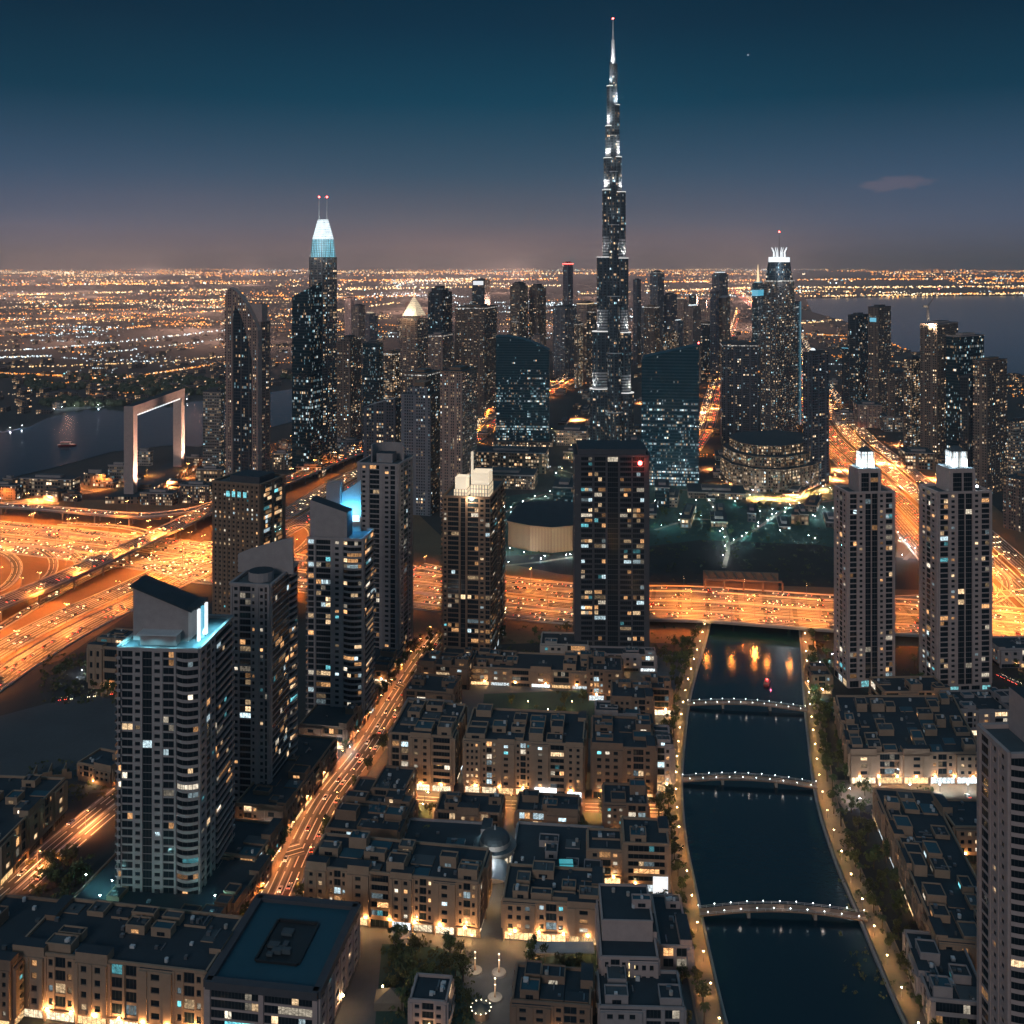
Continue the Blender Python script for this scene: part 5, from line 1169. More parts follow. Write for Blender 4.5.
# ------------------------------------------------------------------ low buildings of the old quarter and the canal banks
def lantern(t, p, z, e=420, col=(1, .50, .18)):  # lantern and point light added to give the warm spill along the fronts
    e *= 2.0
    m = MB(); m.box(p.x - .25, p.x + .25, p.y - .25, p.y + .25, z, z + .7); m.build('fill_lantern', 'lamp_warm', t); light('POINT', (p.x, p.y - .9, z + .3), e, col, t, .3)
def lowrise(label, x0, x1, yt, yb, depth, seed, wall='wall_sand', yaw=8, lit=.44, fl=3.7, shops=True, side='r', name='town_building', cat='building', upper=0, dl=None, xr=None, clutter=1.0, lamps_=2, glow=None, roof='roof_dark'):
    rr = random.Random(seed); f = Fr(x0, x1, x1 + .1, yb, yaw) if side == 'r' else Fr(x0, x0, x1, yb, yaw)
    if side == 'r': f.w2 = depth
    else: f.w1 = depth
    if dl is not None: f.dl = Vector(dl).normalized()
    H = f.z(yt); f.H = H; t = thing(name, label, cat, f.N); L_, N_, R_, B_ = f.P(f.w1, 0), f.P(0, 0), f.P(0, f.w2), f.P(f.w1, f.w2)
    m = MB(); m.prism(f.rect(), 0, H - .02, 0, 1); m.build('core', [wall, roof], t); cells = []
    wm = MB(); wins = []; g0 = min(5.0, H * .3); nfl = max(1, round((H - g0) / fl))
    fronts = ((L_, N_, True), (N_, R_, side == 'l' or depth < 60))
    for A, B, front in fronts:
        L = (B - A).length; e = (B - A) / L; nrm = Vector((e.y, -e.x)); n = max(1, int(L / rr.uniform(9, 13))); tall = rr.randrange(2)
        for j in range(n):
            a, b_ = A + e * (L * j / n), A + e * (L * (j + 1) / n)
            kind = (j + tall) % 2
            if kind and n > 1:
                q = .9; hx = H + rr.choice([0, 2.2, 3.4]); wm.obox(a, b_, -4, q, g0, hx - .01, 0, 1)
                facade_geo(wm, wins, a + nrm * q, b_ + nrm * q, g0, H - .5, fl, rr.choice(['P.35 W1 P.3 W1 P.35', 'P.5 W1 P.5', 'P.3 W.8 W.8 W.8 P.3']), rr, lit, front)
            else: facade_geo(wm, wins, a, b_, g0, H, fl, rr.choice(['P.3 G2 P.3', 'P.2 B2 P.2', 'P.25 G1 P.2 G1 P.25', 'P.3 W1 G1.4 W1 P.3']), rr, lit, front)
            if shops:
                gl = (rr.choice([(1, .62, .28), (1, .62, .28), (1, .78, .5), (.85, .96, 1)]) if rr.random() < .8 else None) if front else ((1, .6, .25) if rr.random() < .5 else None)
                s_ = rr.uniform(.8, 2.2); m = MB(); w_ = (b_ - a).length; pane(m, a + e * .8, b_ - e * .8, .5, g0 - .9, .5, max(1, round(w_ / 2.4)), gl and tuple(c * s_ for c in gl)); m.build('shop_window', 'window_glass', t)
                wm.obox(a, a + e * .7, 0, 1.0, 0, g0); wm.obox(a, b_, 0, 1.5, g0 - .6, g0)
    facade_geo(wm, wins, R_, B_, g0, H, fl, 'P.4 W1 P.4 G1 P.4 W1 P.4', rr, lit * .6, False); facade_geo(wm, wins, B_, L_, g0, H, fl, 'P.4 W1 P.4 G1 P.4', rr, lit * .6, False)
    wm.build('wall', [wall, roof], t); place_windows(t, wins, most=90)
    m = MB()
    for a, b_ in ((L_, N_), (N_, R_), (R_, B_), (B_, L_)): m.obox(a, b_, -.5, .3, H, H + 1.1)
    m.build('parapet', wall, t)
    if upper:
        m = MB(); m.prism(f.poly(1, f.w1 - 1, min(11, f.w2 * .3), f.w2 - 1), H + .02, H + upper, 0, 1); m.build('upper_block', [wall, roof], t); H += upper
        m = MB()
        pts = f.poly(1, f.w1 - 1, min(11, f.w2 * .3), f.w2 - 1)
        for i in range(4): m.obox(pts[i], pts[(i + 1) % 4], -.5, .25, H, H + .8)
        m.build('upper_parapet', wall, t)
    area = f.w1 * f.w2; s0 = 12 if upper else 1.5
    nx, ny = max(1, round(f.w1 / 11)), max(1, round((f.w2 - s0) / 9)); cw, cd = (f.w1 - 1.4) / nx, (f.w2 - s0 - .7) / ny
    for i in range(nx):
        for j in range(ny):
            if rr.random() > (.5 if clutter >= 1 else .25): continue
            a, b_ = .7 + i * cw, s0 + j * cd; w, d = cw * rr.uniform(.55, .98), cd * rr.uniform(.5, .98); h = rr.choice([.5, 1.0, 1.6, 2.8, 3.2, 3.4, 4.6]); z0 = H + .02 + .003 * (i + j)
            P = f.poly(a, a + w, b_, b_ + d); m = MB(); m.prism(P, z0, z0 + h, 0, 1); rt = rr.choice(['roof_dark', 'roof_mid', 'roof_dark', 'roof_teal'])
            if h > 1.2:
                for k in range(4): m.obox(P[k], P[(k + 1) % 4], -.3, .12, z0 + h, z0 + h + .55)
            o = m.build('roof_room', [wall, rt], t); cells.append((a, b_, w, d, z0 + h))
            if h > 2.5 and rr.random() < .8:
                e = P[3] - P[0]; A, B = f.P(a + w * .7, b_), f.P(a + w * .3, b_); m = MB(); pane(m, A, B, z0 + .5, z0 + 2.1, .06, 2, glow_of(rr, .45, 1.2)); m.build('roof_window', 'window_glass', o)
    for i in range(int(min(26, 5 + area / 60) * clutter)):
        if cells and rr.random() < .5: a, b_, w, d, zc = rr.choice(cells); a += rr.uniform(.4, max(.5, w - 2.2)); b_ += rr.uniform(.4, max(.5, d - 2)); zc += .02
        else: a, b_, zc = rr.uniform(1, max(1.1, f.w1 - 3)), rr.uniform(s0, max(s0 + .1, f.w2 - 2.4)), H + .03
        m = MB(); k = rr.random(); z0 = zc + .001 * i
        if k < .6: m.prism(f.poly(a, a + rr.uniform(.9, 2.0), b_, b_ + rr.uniform(.8, 1.6)), z0, z0 + rr.uniform(.8, 1.6)); m.build('air_conditioner', rr.choice(['metal_grey', 'metal_white', 'roof_mid', 'metal_grey']), t)
        elif k < .8: c = f.P(a + .8, b_ + .8); m.tube((c.x, c.y, z0), (c.x, c.y, z0 + 1.5), .8, .8, 10); m.build('water_tank', rr.choice(['metal_white', 'wall_pale']), t)
        else: m.prism(f.poly(a, a + .5, b_, b_ + rr.uniform(3, 6)) if b_ + 6 < f.w2 else f.poly(a, a + .5, b_, b_ + 1), z0, z0 + .5); m.build('duct', 'metal_grey', t)
    for i in range(lamps_):
        q = f.P(f.w1 * (i + .5) / lamps_, -1.3) if side == 'r' else f.P(-1.3, f.w2 * (i + .5) / lamps_); lantern(t, q, g0 - .3, (glow or 420))
    return f, t, rr
LR = lowrise
LR('old-quarter block with warm ground-floor shops, left of three along the lit cross street', 390, 452, 738, 793, 42, 101, lit=.22, lamps_=3, glow=800)
f, t, rr = LR('widest old-quarter block with a bright arched entrance on the lit cross street', 464, 583, 746, 799, 40, 102, 'wall_sand', 6, .26, lamps_=5, glow=900)
m = MB(); a, b_ = f.P(f.w1 * .40, -1), f.P(f.w1 * .22, -1); m.obox(a, b_, .3, 2.2, .4, 6); m.build('entrance', 'shop_white', t)
LR('old-quarter block at the right end of the lit cross street', 592, 654, 750, 801, 38, 103, 'wall_brown', 5, .24, lamps_=3, glow=800)
LR('long low terrace glowing warm behind the courtyard garden', 470, 592, 673, 690, 30, 104, 'wall_sand', 6, .62, 4, lamps_=4, glow=500)
LR('small terrace at the foot of the crown-lit tower', 440, 512, 664, 682, 22, 105, 'wall_brown', 9, .5, 4, lamps_=2)
LR('bright lit low block in front of the dark slab tower', 541, 588, 646, 664, 24, 106, 'wall_pale', 4, .6, 4, lamps_=2)
LR('glazed lobby block right under the dark slab tower', 590, 656, 656, 672, 14, 107, 'wall_grey', 3, .5, 4, lamps_=1)
LR('brown house right of the courtyard garden, plain upper wall', 588, 622, 672, 702, 24, 108, 'wall_brown', 5, .3)
LR('second brown house right of the courtyard garden', 612, 652, 700, 738, 26, 109, 'wall_brown', 5, .25)
LR('flat house between the courtyard garden and the cross-street blocks', 596, 640, 716, 744, 18, 110, 'wall_grey', 5, .3)
LR('stepped house left of the courtyard garden', 404, 452, 694, 722, 26, 111, 'wall_brown', 10, .2)
LR('low house beyond the stepped house, beside the long street', 418, 468, 668, 690, 22, 112, 'wall_brown', 10, .35)
LR('flat house behind the left cross-street block', 400, 446, 716, 742, 20, 113, 'wall_grey', 9, .2)
LR('narrow house by the long street at the cross junction', 372, 404, 792, 826, 24, 114, 'wall_brown', 9, .25)
LR('cluster house with many roof rooms beside the long street', 326, 398, 836, 866, 34, 115, 'wall_brown', 9, .22, clutter=1.6)
LR('house right of the cluster house, facing the courtyard lawn', 346, 400, 806, 836, 24, 116, 'wall_brown', 9, .22)
LR('row house with orange windows left of the rotunda', 436, 500, 815, 838, 18, 117, 'wall_brown', 6, .6, 4)
LR('row house with orange windows right of the rotunda', 516, 578, 815, 839, 18, 118, 'wall_brown', 6, .6, 4)
LR('low roofed gallery left of the rotunda', 392, 480, 874, 897, 42, 119, 'wall_grey', 6, .1, shops=False, clutter=.6)
LR('low roofed gallery right of the rotunda', 510, 602, 876, 899, 40, 120, 'wall_grey', 6, .1, shops=False, clutter=.6)
LR('long tan apartment terrace right of the street, nearest row', 306, 478, 884, 938, 26, 121, 'wall_sand', 9, .30, clutter=1.3, lamps_=7, glow=1200)
LR('tan apartment terrace right of the fountain square', 503, 600, 907, 946, 26, 122, 'wall_sand', 6, .42, lamps_=4, glow=700)
f, t, rr = LR('pink plaster house with one column of lit windows near the canal', 601, 658, 960, 1006, 36, 123, 'wall_pink', 2, .0, 4.2, shops=False, upper=8, clutter=.3, lamps_=1)
for q in range(5): a, b_ = f.P(f.w1 * .52, 0), f.P(f.w1 * .40, 0); m = MB(); pane(m, a, b_, 2 + q * 3.4, 4.4 + q * 3.4, 1.2, 2, (1.6, 1.2, .55)); m.build('lit_window', 'window_glass', t)
f, t, rr = LR('tan corner house with a glowing white panel beside the canal promenade', 624, 669, 846, 893, 22, 124, 'wall_sand', 4, .3, lamps_=2)
m = MB(); a, b_ = f.P(f.w1 * .36, -1), f.P(f.w1 * .03, -1); m.obox(a, b_, .4, .9, .6, 8.5); m.build('light_panel', 'sign_white', t)
LR('low annexe between the pink house and the promenade', 660, 690, 948, 978, 34, 125, 'wall_pink', 2, .1, shops=False, lamps_=0)
LR('flat roof block at the bottom edge between garden and canal', 600, 684, 1010, 1042, 20, 126, 'wall_grey', 2, .1, shops=False, lamps_=0)
LR('small house behind the canal-side trees, upper', 646, 672, 690, 716, 20, 127, 'wall_brown', 4, .3)
LR('narrow white-lit shop house on the west promenade', 650, 672, 748, 792, 26, 128, 'wall_grey', 4, .35)
LR('house behind the white-lit shop house', 604, 648, 806, 842, 20, 129, 'wall_brown', 4, .4)
LR('narrow house left of the glowing panel house', 588, 622, 852, 886, 18, 130, 'wall_sand', 4, .35)
LR('gatehouse at the bottom of the dark garden', 410, 446, 1004, 1040, 14, 131, 'wall_pink', 6, .2, shops=False, lamps_=1)
LR('dark roofed house at the bottom edge below the square', 512, 590, 1008, 1046, 20, 132, 'wall_brown', 6, .2, shops=False, lamps_=1)
# podiums of the left towers and the blocks along the street
def podium(label, x0, x1, yb, h, depth, seed, yaw=10, wall='wall_brown'):
    Y = 300000 / (yb - HY); return LR(label, x0, x1, yb - h / Y * 1000, yb, depth, seed, wall, yaw, .22, 4.2, clutter=.5, lamps_=3, name='podium_building', glow=600)
podium('planted podium around the foot of the cyan terrace tower', 62, 219, 955, 11, 52, 140)
podium('street podium in front of the sail tower with a blank wall', 236, 284, 838, 15, 78, 141)
podium('white-lit podium under the blue glowing tower', 300, 345, 750, 13, 62, 142)
podium('small podium under the ring-topped tower', 352, 388, 682, 9, 46, 143)
podium('dark roofed block between the cyan terrace tower and the sail tower', 206, 256, 884, 12, 30, 144)
LR('long tan low block filling the bottom left corner', 14, 206, 974, 1040, 33, 145, 'wall_sand', 9, .2, 5, clutter=1.5, lamps_=8, glow=1500)
LR('lit apartment wing at the bottom left edge', -60, 12, 968, 1030, 40, 146, 'wall_brown', 9, .6, 4, lamps_=2)
LR('tan retail block with a white-lit front beside the west road', -90, -2, 846, 889, 62, 147, 'wall_sand', 4, .3, 5, lamps_=2, clutter=1.2)
LR('small walled house at the edge of the vacant lot', 78, 112, 771, 788, 18, 148, 'wall_sand', 20, .1, 4, shops=False, lamps_=1)
LR('beige windowless hall behind the cyan terrace tower', 88, 134, 650, 692, 34, 149, 'wall_sand', 10, .0, 9, shops=False, lamps_=1)
a, b_ = G(28, 783), G(72, 778); t = thing('compound_wall', 'broken pale compound wall on the vacant lot', 'wall', a); e = b_ - a; m = MB(); rr = random.Random(3)
for q in range(9): m.obox(e * (q / 9), e * ((q + .97) / 9), 0, .6, 0, rr.uniform(3, 6.5))
for q in range(3): p = e * (q / 3 + .1); d = Vector((-.25, 1)).normalized(); m.obox(p, p + d * rr.uniform(9, 16), 0, .5, 0, rr.uniform(2, 5))
m.build('wall', 'wall_sand', t)
# right bank
LR('long tan block with white-lit shops facing the market square, east bank', 850, 982, 754, 784, 78, 150, 'wall_sand', 90, .25, 4.4, side='l', clutter=2.2, lamps_=7, glow=420, dl=(.22, 1))
LR('long tan block along the canal below the market square, east bank', 938, 1012, 940, 978, 122, 151, 'wall_sand', 98, .12, 4.4, side='l', clutter=2.0, lamps_=2, glow=300)
LR('arcaded terrace with glowing arches at the foot of the twin towers', 884, 950, 693, 713, 24, 152, 'wall_sand', 88, .2, 4, side='l', lamps_=5, glow=900)
LR('low roofed block right of the arcaded terrace', 962, 1040, 712, 736, 30, 153, 'wall_grey', 88, .2, 4, side='l')
LR('small pavilion block between canal trees and the twin towers', 812, 832, 676, 694, 18, 154, 'wall_brown', 92, .3, 4, side='l', lamps_=1)
LR('villa with warm courtyard lights beside the right edge tower', 955, 1010, 828, 862, 26, 155, 'wall_sand', 92, .3, 4, side='l', lamps_=3)
LR('low flat block at the bottom right beside the edge tower', 930, 990, 1000, 1034, 40, 156, 'wall_grey', 98, .1, 4, side='l', shops=False, lamps_=0)
LR('low lit store beyond the twin towers at the right edge', 1000, 1060, 650, 668, 24, 157, 'wall_grey', 88, .4, 4, side='l')
# big flat-roofed building at the bottom
f = Fr(206, 318, 372, 1062, 8); f.w2 = 52; hb = 25; t = thing('flat_roof_block', 'big block with a wide dark blue flat roof and sunken plant well', 'building', f.N)
m = MB(); m.prism(f.rect(), 0, hb - .02, 0, 1); m.build('core', ['wall_dark', 'roof_teal'], t); wm = MB(); wins = []; rr = random.Random(9)
facade_geo(wm, wins, f.P(f.w1, 0), f.P(0, 0), 4, hb - 1.5, 4.2, 'P.3 G3 P.3 G3 P.3', rr, .15, True); facade_geo(wm, wins, f.P(0, 0), f.P(0, f.w2), 4, hb - 1.5, 4.2, 'P.2 W1 P.2 W1 P.2 W1 P.2 W1 P.2 W1 P.2 W1 P.2', rr, .1, True)
facade_geo(wm, wins, f.P(0, f.w2), f.P(f.w1, f.w2), 4, hb - 1.5, 4.2, 'P.3 G3 P.3 G3 P.3', rr, .15, False); facade_geo(wm, wins, f.P(f.w1, f.w2), f.P(f.w1, 0), 4, hb - 1.5, 4.2, 'P.2 W1 P.2 W1 P.2 W1 P.2', rr, .15, False)
wm.build('wall', 'wall_pink', t); place_windows(t, wins); P = f.rect(); m = MB()
for i in range(4): m.obox(P[i], P[(i + 1) % 4], -2.2, 1.1, hb - 1.4, hb + 1.6)
m.build('roof_rim', ['wall_dark'], t)
m = MB(); w = f.poly(f.w1 * .30, f.w1 * .68, f.w2 * .28, f.w2 * .74)
for i in range(4): m.obox(w[i], w[(i + 1) % 4], 0, .8, hb, hb + 1.0)
m.prism(w, hb, hb + .05); m.build('plant_well', 'metal_dark', t)
for i in range(7): a, b_ = f.w1 * rr.uniform(.33, .58), f.w2 * rr.uniform(.32, .66); m = MB(); m.prism(f.poly(a, a + rr.uniform(2, 5), b_, b_ + rr.uniform(1.5, 4)), hb + .06 + i * .01, hb + rr.uniform(1, 2.2)); m.build('air_conditioner', 'roof_mid', t)
lantern(t, f.P(-1.5, f.w2 * .5), 6, 500, (1, .6, .3))
# rotunda, arched canopy and teal pools on the gallery roofs
c = G(495, 872); t = thing('rotunda', 'domed rotunda with a lit arcade between the two low galleries', 'rotunda', c); n = 20
ring = lambda r: [Vector((math.cos(2 * math.pi * q / n), math.sin(2 * math.pi * q / n))) * r for q in range(n)]
m = MB(); m.prism(ring(9.5), 0, 13, 0, 1); m.build('drum', ['wall_pale', 'roof_mid'], t)
m = MB(); m.prism(ring(10.6), 13.01, 14.2, 0, 1); m.prism(ring(7.5), 14.2, 16.5, 0, 1); m.build('cornice', ['wall_pale', 'roof_mid'], t); m = MB(); m.ball((0, 0, 16.5), 7.3, 18, 6, 0, True, .62); m.build('dome', 'roof_mid', t)
m = MB(); m.tube((0, 0, 20.9), (0, 0, 23.5), .5, .1, 6); m.build('finial', 'metal_white', t)
for q in range(9): p = Vector((math.cos(rad(200 + q * 17.5)), math.sin(rad(200 + q * 17.5)))) * 9.6; e = Vector((-p.y, p.x)).normalized(); m = MB(); pane(m, p - e * .9, p + e * .9, 8.5, 11.5, .15, 1, (1, .85, .6)); m.build('arch_window', 'window_glass', t)
for s_ in (-1, 1): light('POINT', (6 * s_, 7.5, 18), 500, (.6, .9, 1), t, .3)
light('POINT', (0, -13, 9), 900, (1, .8, .55), t, .4)
c = G(491, 905); t = thing('glass_vault', 'pale arched glass vault over the lane south of the rotunda', 'canopy', c); m = MB()
P = [(math.cos(rad(q)) * 7.5, 9 + math.sin(rad(q)) * 3.4) for q in range(0, 181, 15)]
for (x0, z0), (x1, z1) in zip(P, P[1:]):
    m.face([(x0, 0, z0), (x0, 26, z0), (x1, 26, z1), (x1, 0, z1)]); m.face([(x0, 0, z0 - .3), (x1, 0, z1 - .3), (x1, 26, z1 - .3), (x0, 26, z0 - .3)])
    m.face([(x0, 0, z0), (x1, 0, z1), (x1, 0, z1 - .3), (x0, 0, z0 - .3)])
m.build('vault', 'metal_white', t)
for s_ in (-7.4, 7.4):
    for q in range(4): m = MB(); m.tube((s_, 1 + q * 8, 0), (s_, 1 + q * 8, 9), .35, .35, 6); m.build('column', 'wall_pale', t)
light('POINT', (0, 12, 16), 1100, (.85, .95, 1), t, .5); light('POINT', (0, 4, 6), 700, (1, .9, .75), t, .5)
for x, y, lab in ((403, 872, 'left of two long teal-lit roof skylights by the rotunda'), (567, 874, 'right of two long teal-lit roof skylights by the rotunda')):
    g = G(x, y, 15); t = thing('skylight', lab, 'skylight', (g.x, g.y, 15.05 if x < 500 else 14.6)); m = MB(); m.box(-3.3, 3.3, -11, 11, 0, .9); m.build('glass', 'pool_teal', t); m = MB()
    for q in range(6): m.box(-3.4, 3.4, -11.1 + q * 4.4, -10.7 + q * 4.4, .7, 1.05)
    for s_ in (-3.5, 3.3): m.box(s_, s_ + .25, -11.2, 11.2, 0, 1.1)
    m.build('frame', 'metal_dark', t); light('POINT', (0, 0, 2.2), 160, (.1, .85, .9), t, 1)
# square: light monuments, canopy, kiosk, tent
for x, y, lab in ((475, 972, 'left light column with a fountain basin on the square'), (499, 974, 'right light column with a fountain basin on the square'), (495, 999, 'light column with a basin at the near end of the square')):
    t = thing('fountain_column', lab, 'fountain', G(x, y)); m = MB(); m.tube((0, 0, 0), (0, 0, .9), 3.2, 3.0, 14); m.build('basin', 'wall_pale', t); m = MB(); m.tube((0, 0, .9), (0, 0, 8.2), .45, .25, 8); m.build('column', 'wall_sand', t)
    for z in (3.2, 6, 8.4): m = MB(); m.ball((0, 0, z), .36, 8, 5); m.build('globe', 'garden_globe', t)
    light('POINT', (0, -2.2, 5.0), 420, (1, .84, .6), t, .4)
t = thing('shop_canopy', 'long pale flat canopy in front of the terrace right of the square', 'canopy', G(527, 964)); m = MB(); m.box(0, 29, 0, 7, 4.4, 4.9); m.build('roof', 'metal_white', t)
for q in range(5): m = MB(); m.tube((1 + q * 6.7, .6, 0), (1 + q * 6.7, .6, 4.4), .2, .2, 6); m.build('post', 'metal_grey', t)
light('POINT', (14, 9, 3.6), 500, (1, .9, .8), t, .4)
t = thing('event_tent', 'small lit tent pitched at the corner of the big flat-roofed block', 'tent', G(390, 1004)); m = MB(); B0 = [Vector((-6, -4)), Vector((6, -4)), Vector((6, 4)), Vector((-6, 4))]; m.prism(B0, 0, 3.2); m.taper(B0, [p * .05 for p in B0], 3.2, 6.5); m.build('fabric', 'paving', t)
light('POINT', (-3, 0, 7.2), 500, (1, .62, .28), t, .3); m = MB(); m.ball((-3, 0, 7.2), .35, 6, 4); m.build('lamp', 'lamp_warm', t)
t = thing('round_kiosk', 'round kiosk ringed with golden lights in the dark garden', 'kiosk', G(481, 1016)); m = MB(); m.tube((0, 0, 0), (0, 0, 3.4), 3.2, 3.2, 14); m.build('body', 'wall_sand', t); m = MB(); m.tube((0, 0, 3.4), (0, 0, 5.2), 4, .4, 14); m.build('roof', 'roof_mid', t)
m = MB()
for q in range(12): a = q * math.pi / 6; m.ball((4 * math.cos(a), 4 * math.sin(a), 3.6), .24, 6, 4)
m.build('light_ring', 'garden_globe', t); light('POINT', (0, -5, 4.5), 260, (1, .66, .3), t, .4)

# ------------------------------------------------------------------ footbridges and boats
def footbridge(label, a, b_, sag):
    A, B = G(*a), G(*b_); t = thing('footbridge', label, 'footbridge', A); e = (B - A); L = e.length; u = e.normalized(); n = Vector((u.y, -u.x)); S = 20; W_ = 2.6
    bow = lambda q: -n * 0 + Vector((-u.y, u.x)) * 2.5 * math.sin(math.pi * q)
    hz = lambda q: 2.2 + sag * math.sin(math.pi * q)
    P = [(e * (q / S) + bow(q / S), hz(q / S)) for q in range(S + 1)]; d = MB()
    for (p, z), (p2, z2) in zip(P, P[1:]):
        q = [(p + n * W_, z), (p2 + n * W_, z2), (p2 - n * W_, z2), (p - n * W_, z)]
        d.face([(v.x, v.y, h) for v, h in q], 0, [(0, 0)] * 4); d.face([(v.x, v.y, h - .5) for v, h in q[::-1]])
        for s in (0, 2): v0, v1 = q[s], q[s + 1]; d.face([(v0[0].x, v0[0].y, v0[1] - .5), (v1[0].x, v1[0].y, v1[1] - .5), (v1[0].x, v1[0].y, v1[1]), (v0[0].x, v0[0].y, v0[1])])
    d.build('deck', 'wall_brown', t)
    for s in (-1, 1):
        m = MB()
        for (p, z), (p2, z2) in zip(P, P[1:]):
            for h in (.6, 1.2): m.tube((p.x + n.x * W_ * s, p.y + n.y * W_ * s, z + h), (p2.x + n.x * W_ * s, p2.y + n.y * W_ * s, z2 + h), .06, .06, 4)
            m.tube((p.x + n.x * W_ * s, p.y + n.y * W_ * s, z), (p.x + n.x * W_ * s, p.y + n.y * W_ * s, z + 1.2), .07, .07, 4)
        m.build('railing', 'metal_white', t)
        for i, (p, z) in enumerate(P):
            if i % 2 == (s > 0): m = MB(); m.ball((p.x + n.x * W_ * s, p.y + n.y * W_ * s, z + 1.5), .2, 6, 4); m.build('bridge_lamp', 'bulb_white', t)
    for q in (.25, .5, .75): light('POINT', (*(e * q + bow(q)), hz(q) + 2.6), 130, (1, .85, .75), t, .3)
    for q in (.30, .70):
        p = e * q + bow(q); m = MB(); m.obox(p - n * 2.0, p + n * 2.0, -.7, .7, -.5, hz(q) - .52); m.build('pier', 'concrete', t)
footbridge('farthest arched footbridge of the canal, nearest the highway', (688, 707), (806, 713), 1.6)
footbridge('middle arched footbridge of the canal', (683, 783), (817, 790), 1.6)
footbridge('nearest arched footbridge of the canal', (699, 917), (866, 922), 1.6)
def boat(label, g, L, rz, col, lcol):
    t = thing('boat', label, 'boat', (g.x, g.y, .1)); t.rotation_euler = (0, 0, rz); m = MB(); h = [(-.5, .0), (-.42, -.16), (.25, -.17), (.5, 0), (.25, .17), (-.42, .16)]
    m.taper([Vector((x * L * .93, y * L * .8)) for x, y in h], [Vector((x * L, y * L)) for x, y in h], 0, L * .09); m.build('hull', col, t)
    m = MB(); m.box(-L * .3, L * .15, -L * .1, L * .1, L * .09 + .01, L * .2); m.build('cabin', 'wall_pale', t); m = MB(); m.box(-L * .34, L * .2, -L * .12, L * .12, L * .2 + .01, L * .22); m.build('roof', col, t)
    if lcol: m = MB(); m.ball((0, 0, L * .25), .5, 6, 4); m.build('lamp', 'beacon_red', t); light('POINT', (0, -L * .2, L * .3), 900, lcol, t, .3)
boat('red-lit tour boat moored near the highway end of the canal', G(767, 684), 13, 1.2, 'car_paint_3', (1, .12, .2))
boat('long dark barge out on the creek', G(67, 446), 30, .15, 'car_paint_3', None)

# ------------------------------------------------------------------ trees
def tree_proto(seed, h, r, n=340):
    rr = random.Random(seed); t = thing('tree', 'tree', 'tree'); m = MB(); m.tube((0, 0, 0), (.1, 0, h * .45), .24, .14, 6)
    for q in range(4): a = rr.uniform(0, 6.28); m.tube((.1, 0, h * .38), (math.cos(a) * r * .5, math.sin(a) * r * .5, h * .68), .11, .05, 5)
    m.build('trunk', 'bark', t); m = MB(); m.hasg = True
    cl = [(rr.gauss(0, r * .42), rr.gauss(0, r * .42), h * rr.uniform(.45, .95), rr.uniform(.25, .5) * r, rr.uniform(0, 1)) for _ in range(11)]
    for _ in range(n):
        x, y, z, s, tone = rr.choice(cl); d = Vector((rr.gauss(0, 1), rr.gauss(0, 1), rr.gauss(0, .8))).normalized() * s * rr.uniform(.5, 1.05); c = Vector((x, y, z)) + d
        a = Vector((rr.gauss(0, 1), rr.gauss(0, 1), rr.gauss(0, 1))).normalized() * rr.uniform(.45, .85); b_ = a.orthogonal().normalized() * a.length * .8
        g = max(.02, min(1, tone + rr.uniform(-.2, .2))); m.face([c - a, c - b_ * .6, c + a, c + b_ * .6], 0, None, (g, g, g))
    m.build('crown', 'leaf', t); return t
TP = [tree_proto(1, 8.5, 3.6), tree_proto(2, 7, 3.0), tree_proto(3, 9.5, 3.2), tree_proto(4, 6, 3.4, 220)]
PALM = thing('tree', 'tree', 'tree'); rr = random.Random(4); m = MB(); m.tube((0, 0, 0), (.3, .1, 7.2), .26, .18, 7); m.build('trunk', 'bark', PALM); m = MB(); m.hasg = True
for q in range(15):
    a = q * 2.4; d = Vector((math.cos(a), math.sin(a), 0)); s = Vector((-d.y, d.x, 0)); p = Vector((.3, .1, 7.2)); up = rr.uniform(.2, 1.1); L = rr.uniform(2.6, 3.4)
    for k in range(5):
        p2 = p + (d + Vector((0, 0, up - k * .5))).normalized() * L / 5; w = (.5, .62, .6, .45, .25, .05)
        m.face([p - s * w[k], p + s * w[k], p2 + s * w[k + 1], p2 - s * w[k + 1]], 0, None, (.5, .5, .5)); p = p2
m.build('crown', 'leaf', PALM); USED = {}
def tree(x, y, z, label, group, palm=False):
    p = PALM if palm else R.choice(TP); sc = R.uniform(.75, 1.25); rz = R.uniform(0, 6.28)
    if not USED.get(p.name): USED[p.name] = 1; p.location = (x, y, z); p.rotation_euler = (0, 0, rz); return tag(p, label, 'tree', group)
    return dup(p, (x, y, z), rz, sc, label, group)
def treeline(L, step, off, z, place, group, jit=1.5, palm=.0, start=4):
    c = [0, 0]
    for p, d in along(offset(L, off), step, start):
        px = 512 + F * p.x / p.y; py = HY + F * HC / p.y
        if px < -10 or px > 1035 or py > 1050: continue
        k = R.random() < palm; c[k] += 1
        tree(p.x + R.uniform(-jit, jit), p.y + R.uniform(-jit, jit), z, '%s %s %s' % (ordinal(c[k] - 1), 'palm' if k else 'leafy tree', place), group, k)
treeline(LBL, 12, 8.6, .9, 'from the highway along the west canal promenade', 'west promenade trees', 1.2, .25, 62)
treeline(LBL[10:], 26, 16, 0, 'from the highway behind the west promenade wall', 'trees behind the west promenade', 2.5)
treeline(RBL, 12, -9, .9, 'from the highway along the east canal promenade', 'east promenade trees', 1.2, .2, 62)
treeline(RBL, 17, -17, 0, 'from the highway in the east bank garden', 'east bank garden trees', 3, 0, 66)
treeline(RBL[24:], 20, -25, 0, 'from the highway in the back row of the east garden', 'east bank garden trees', 4)
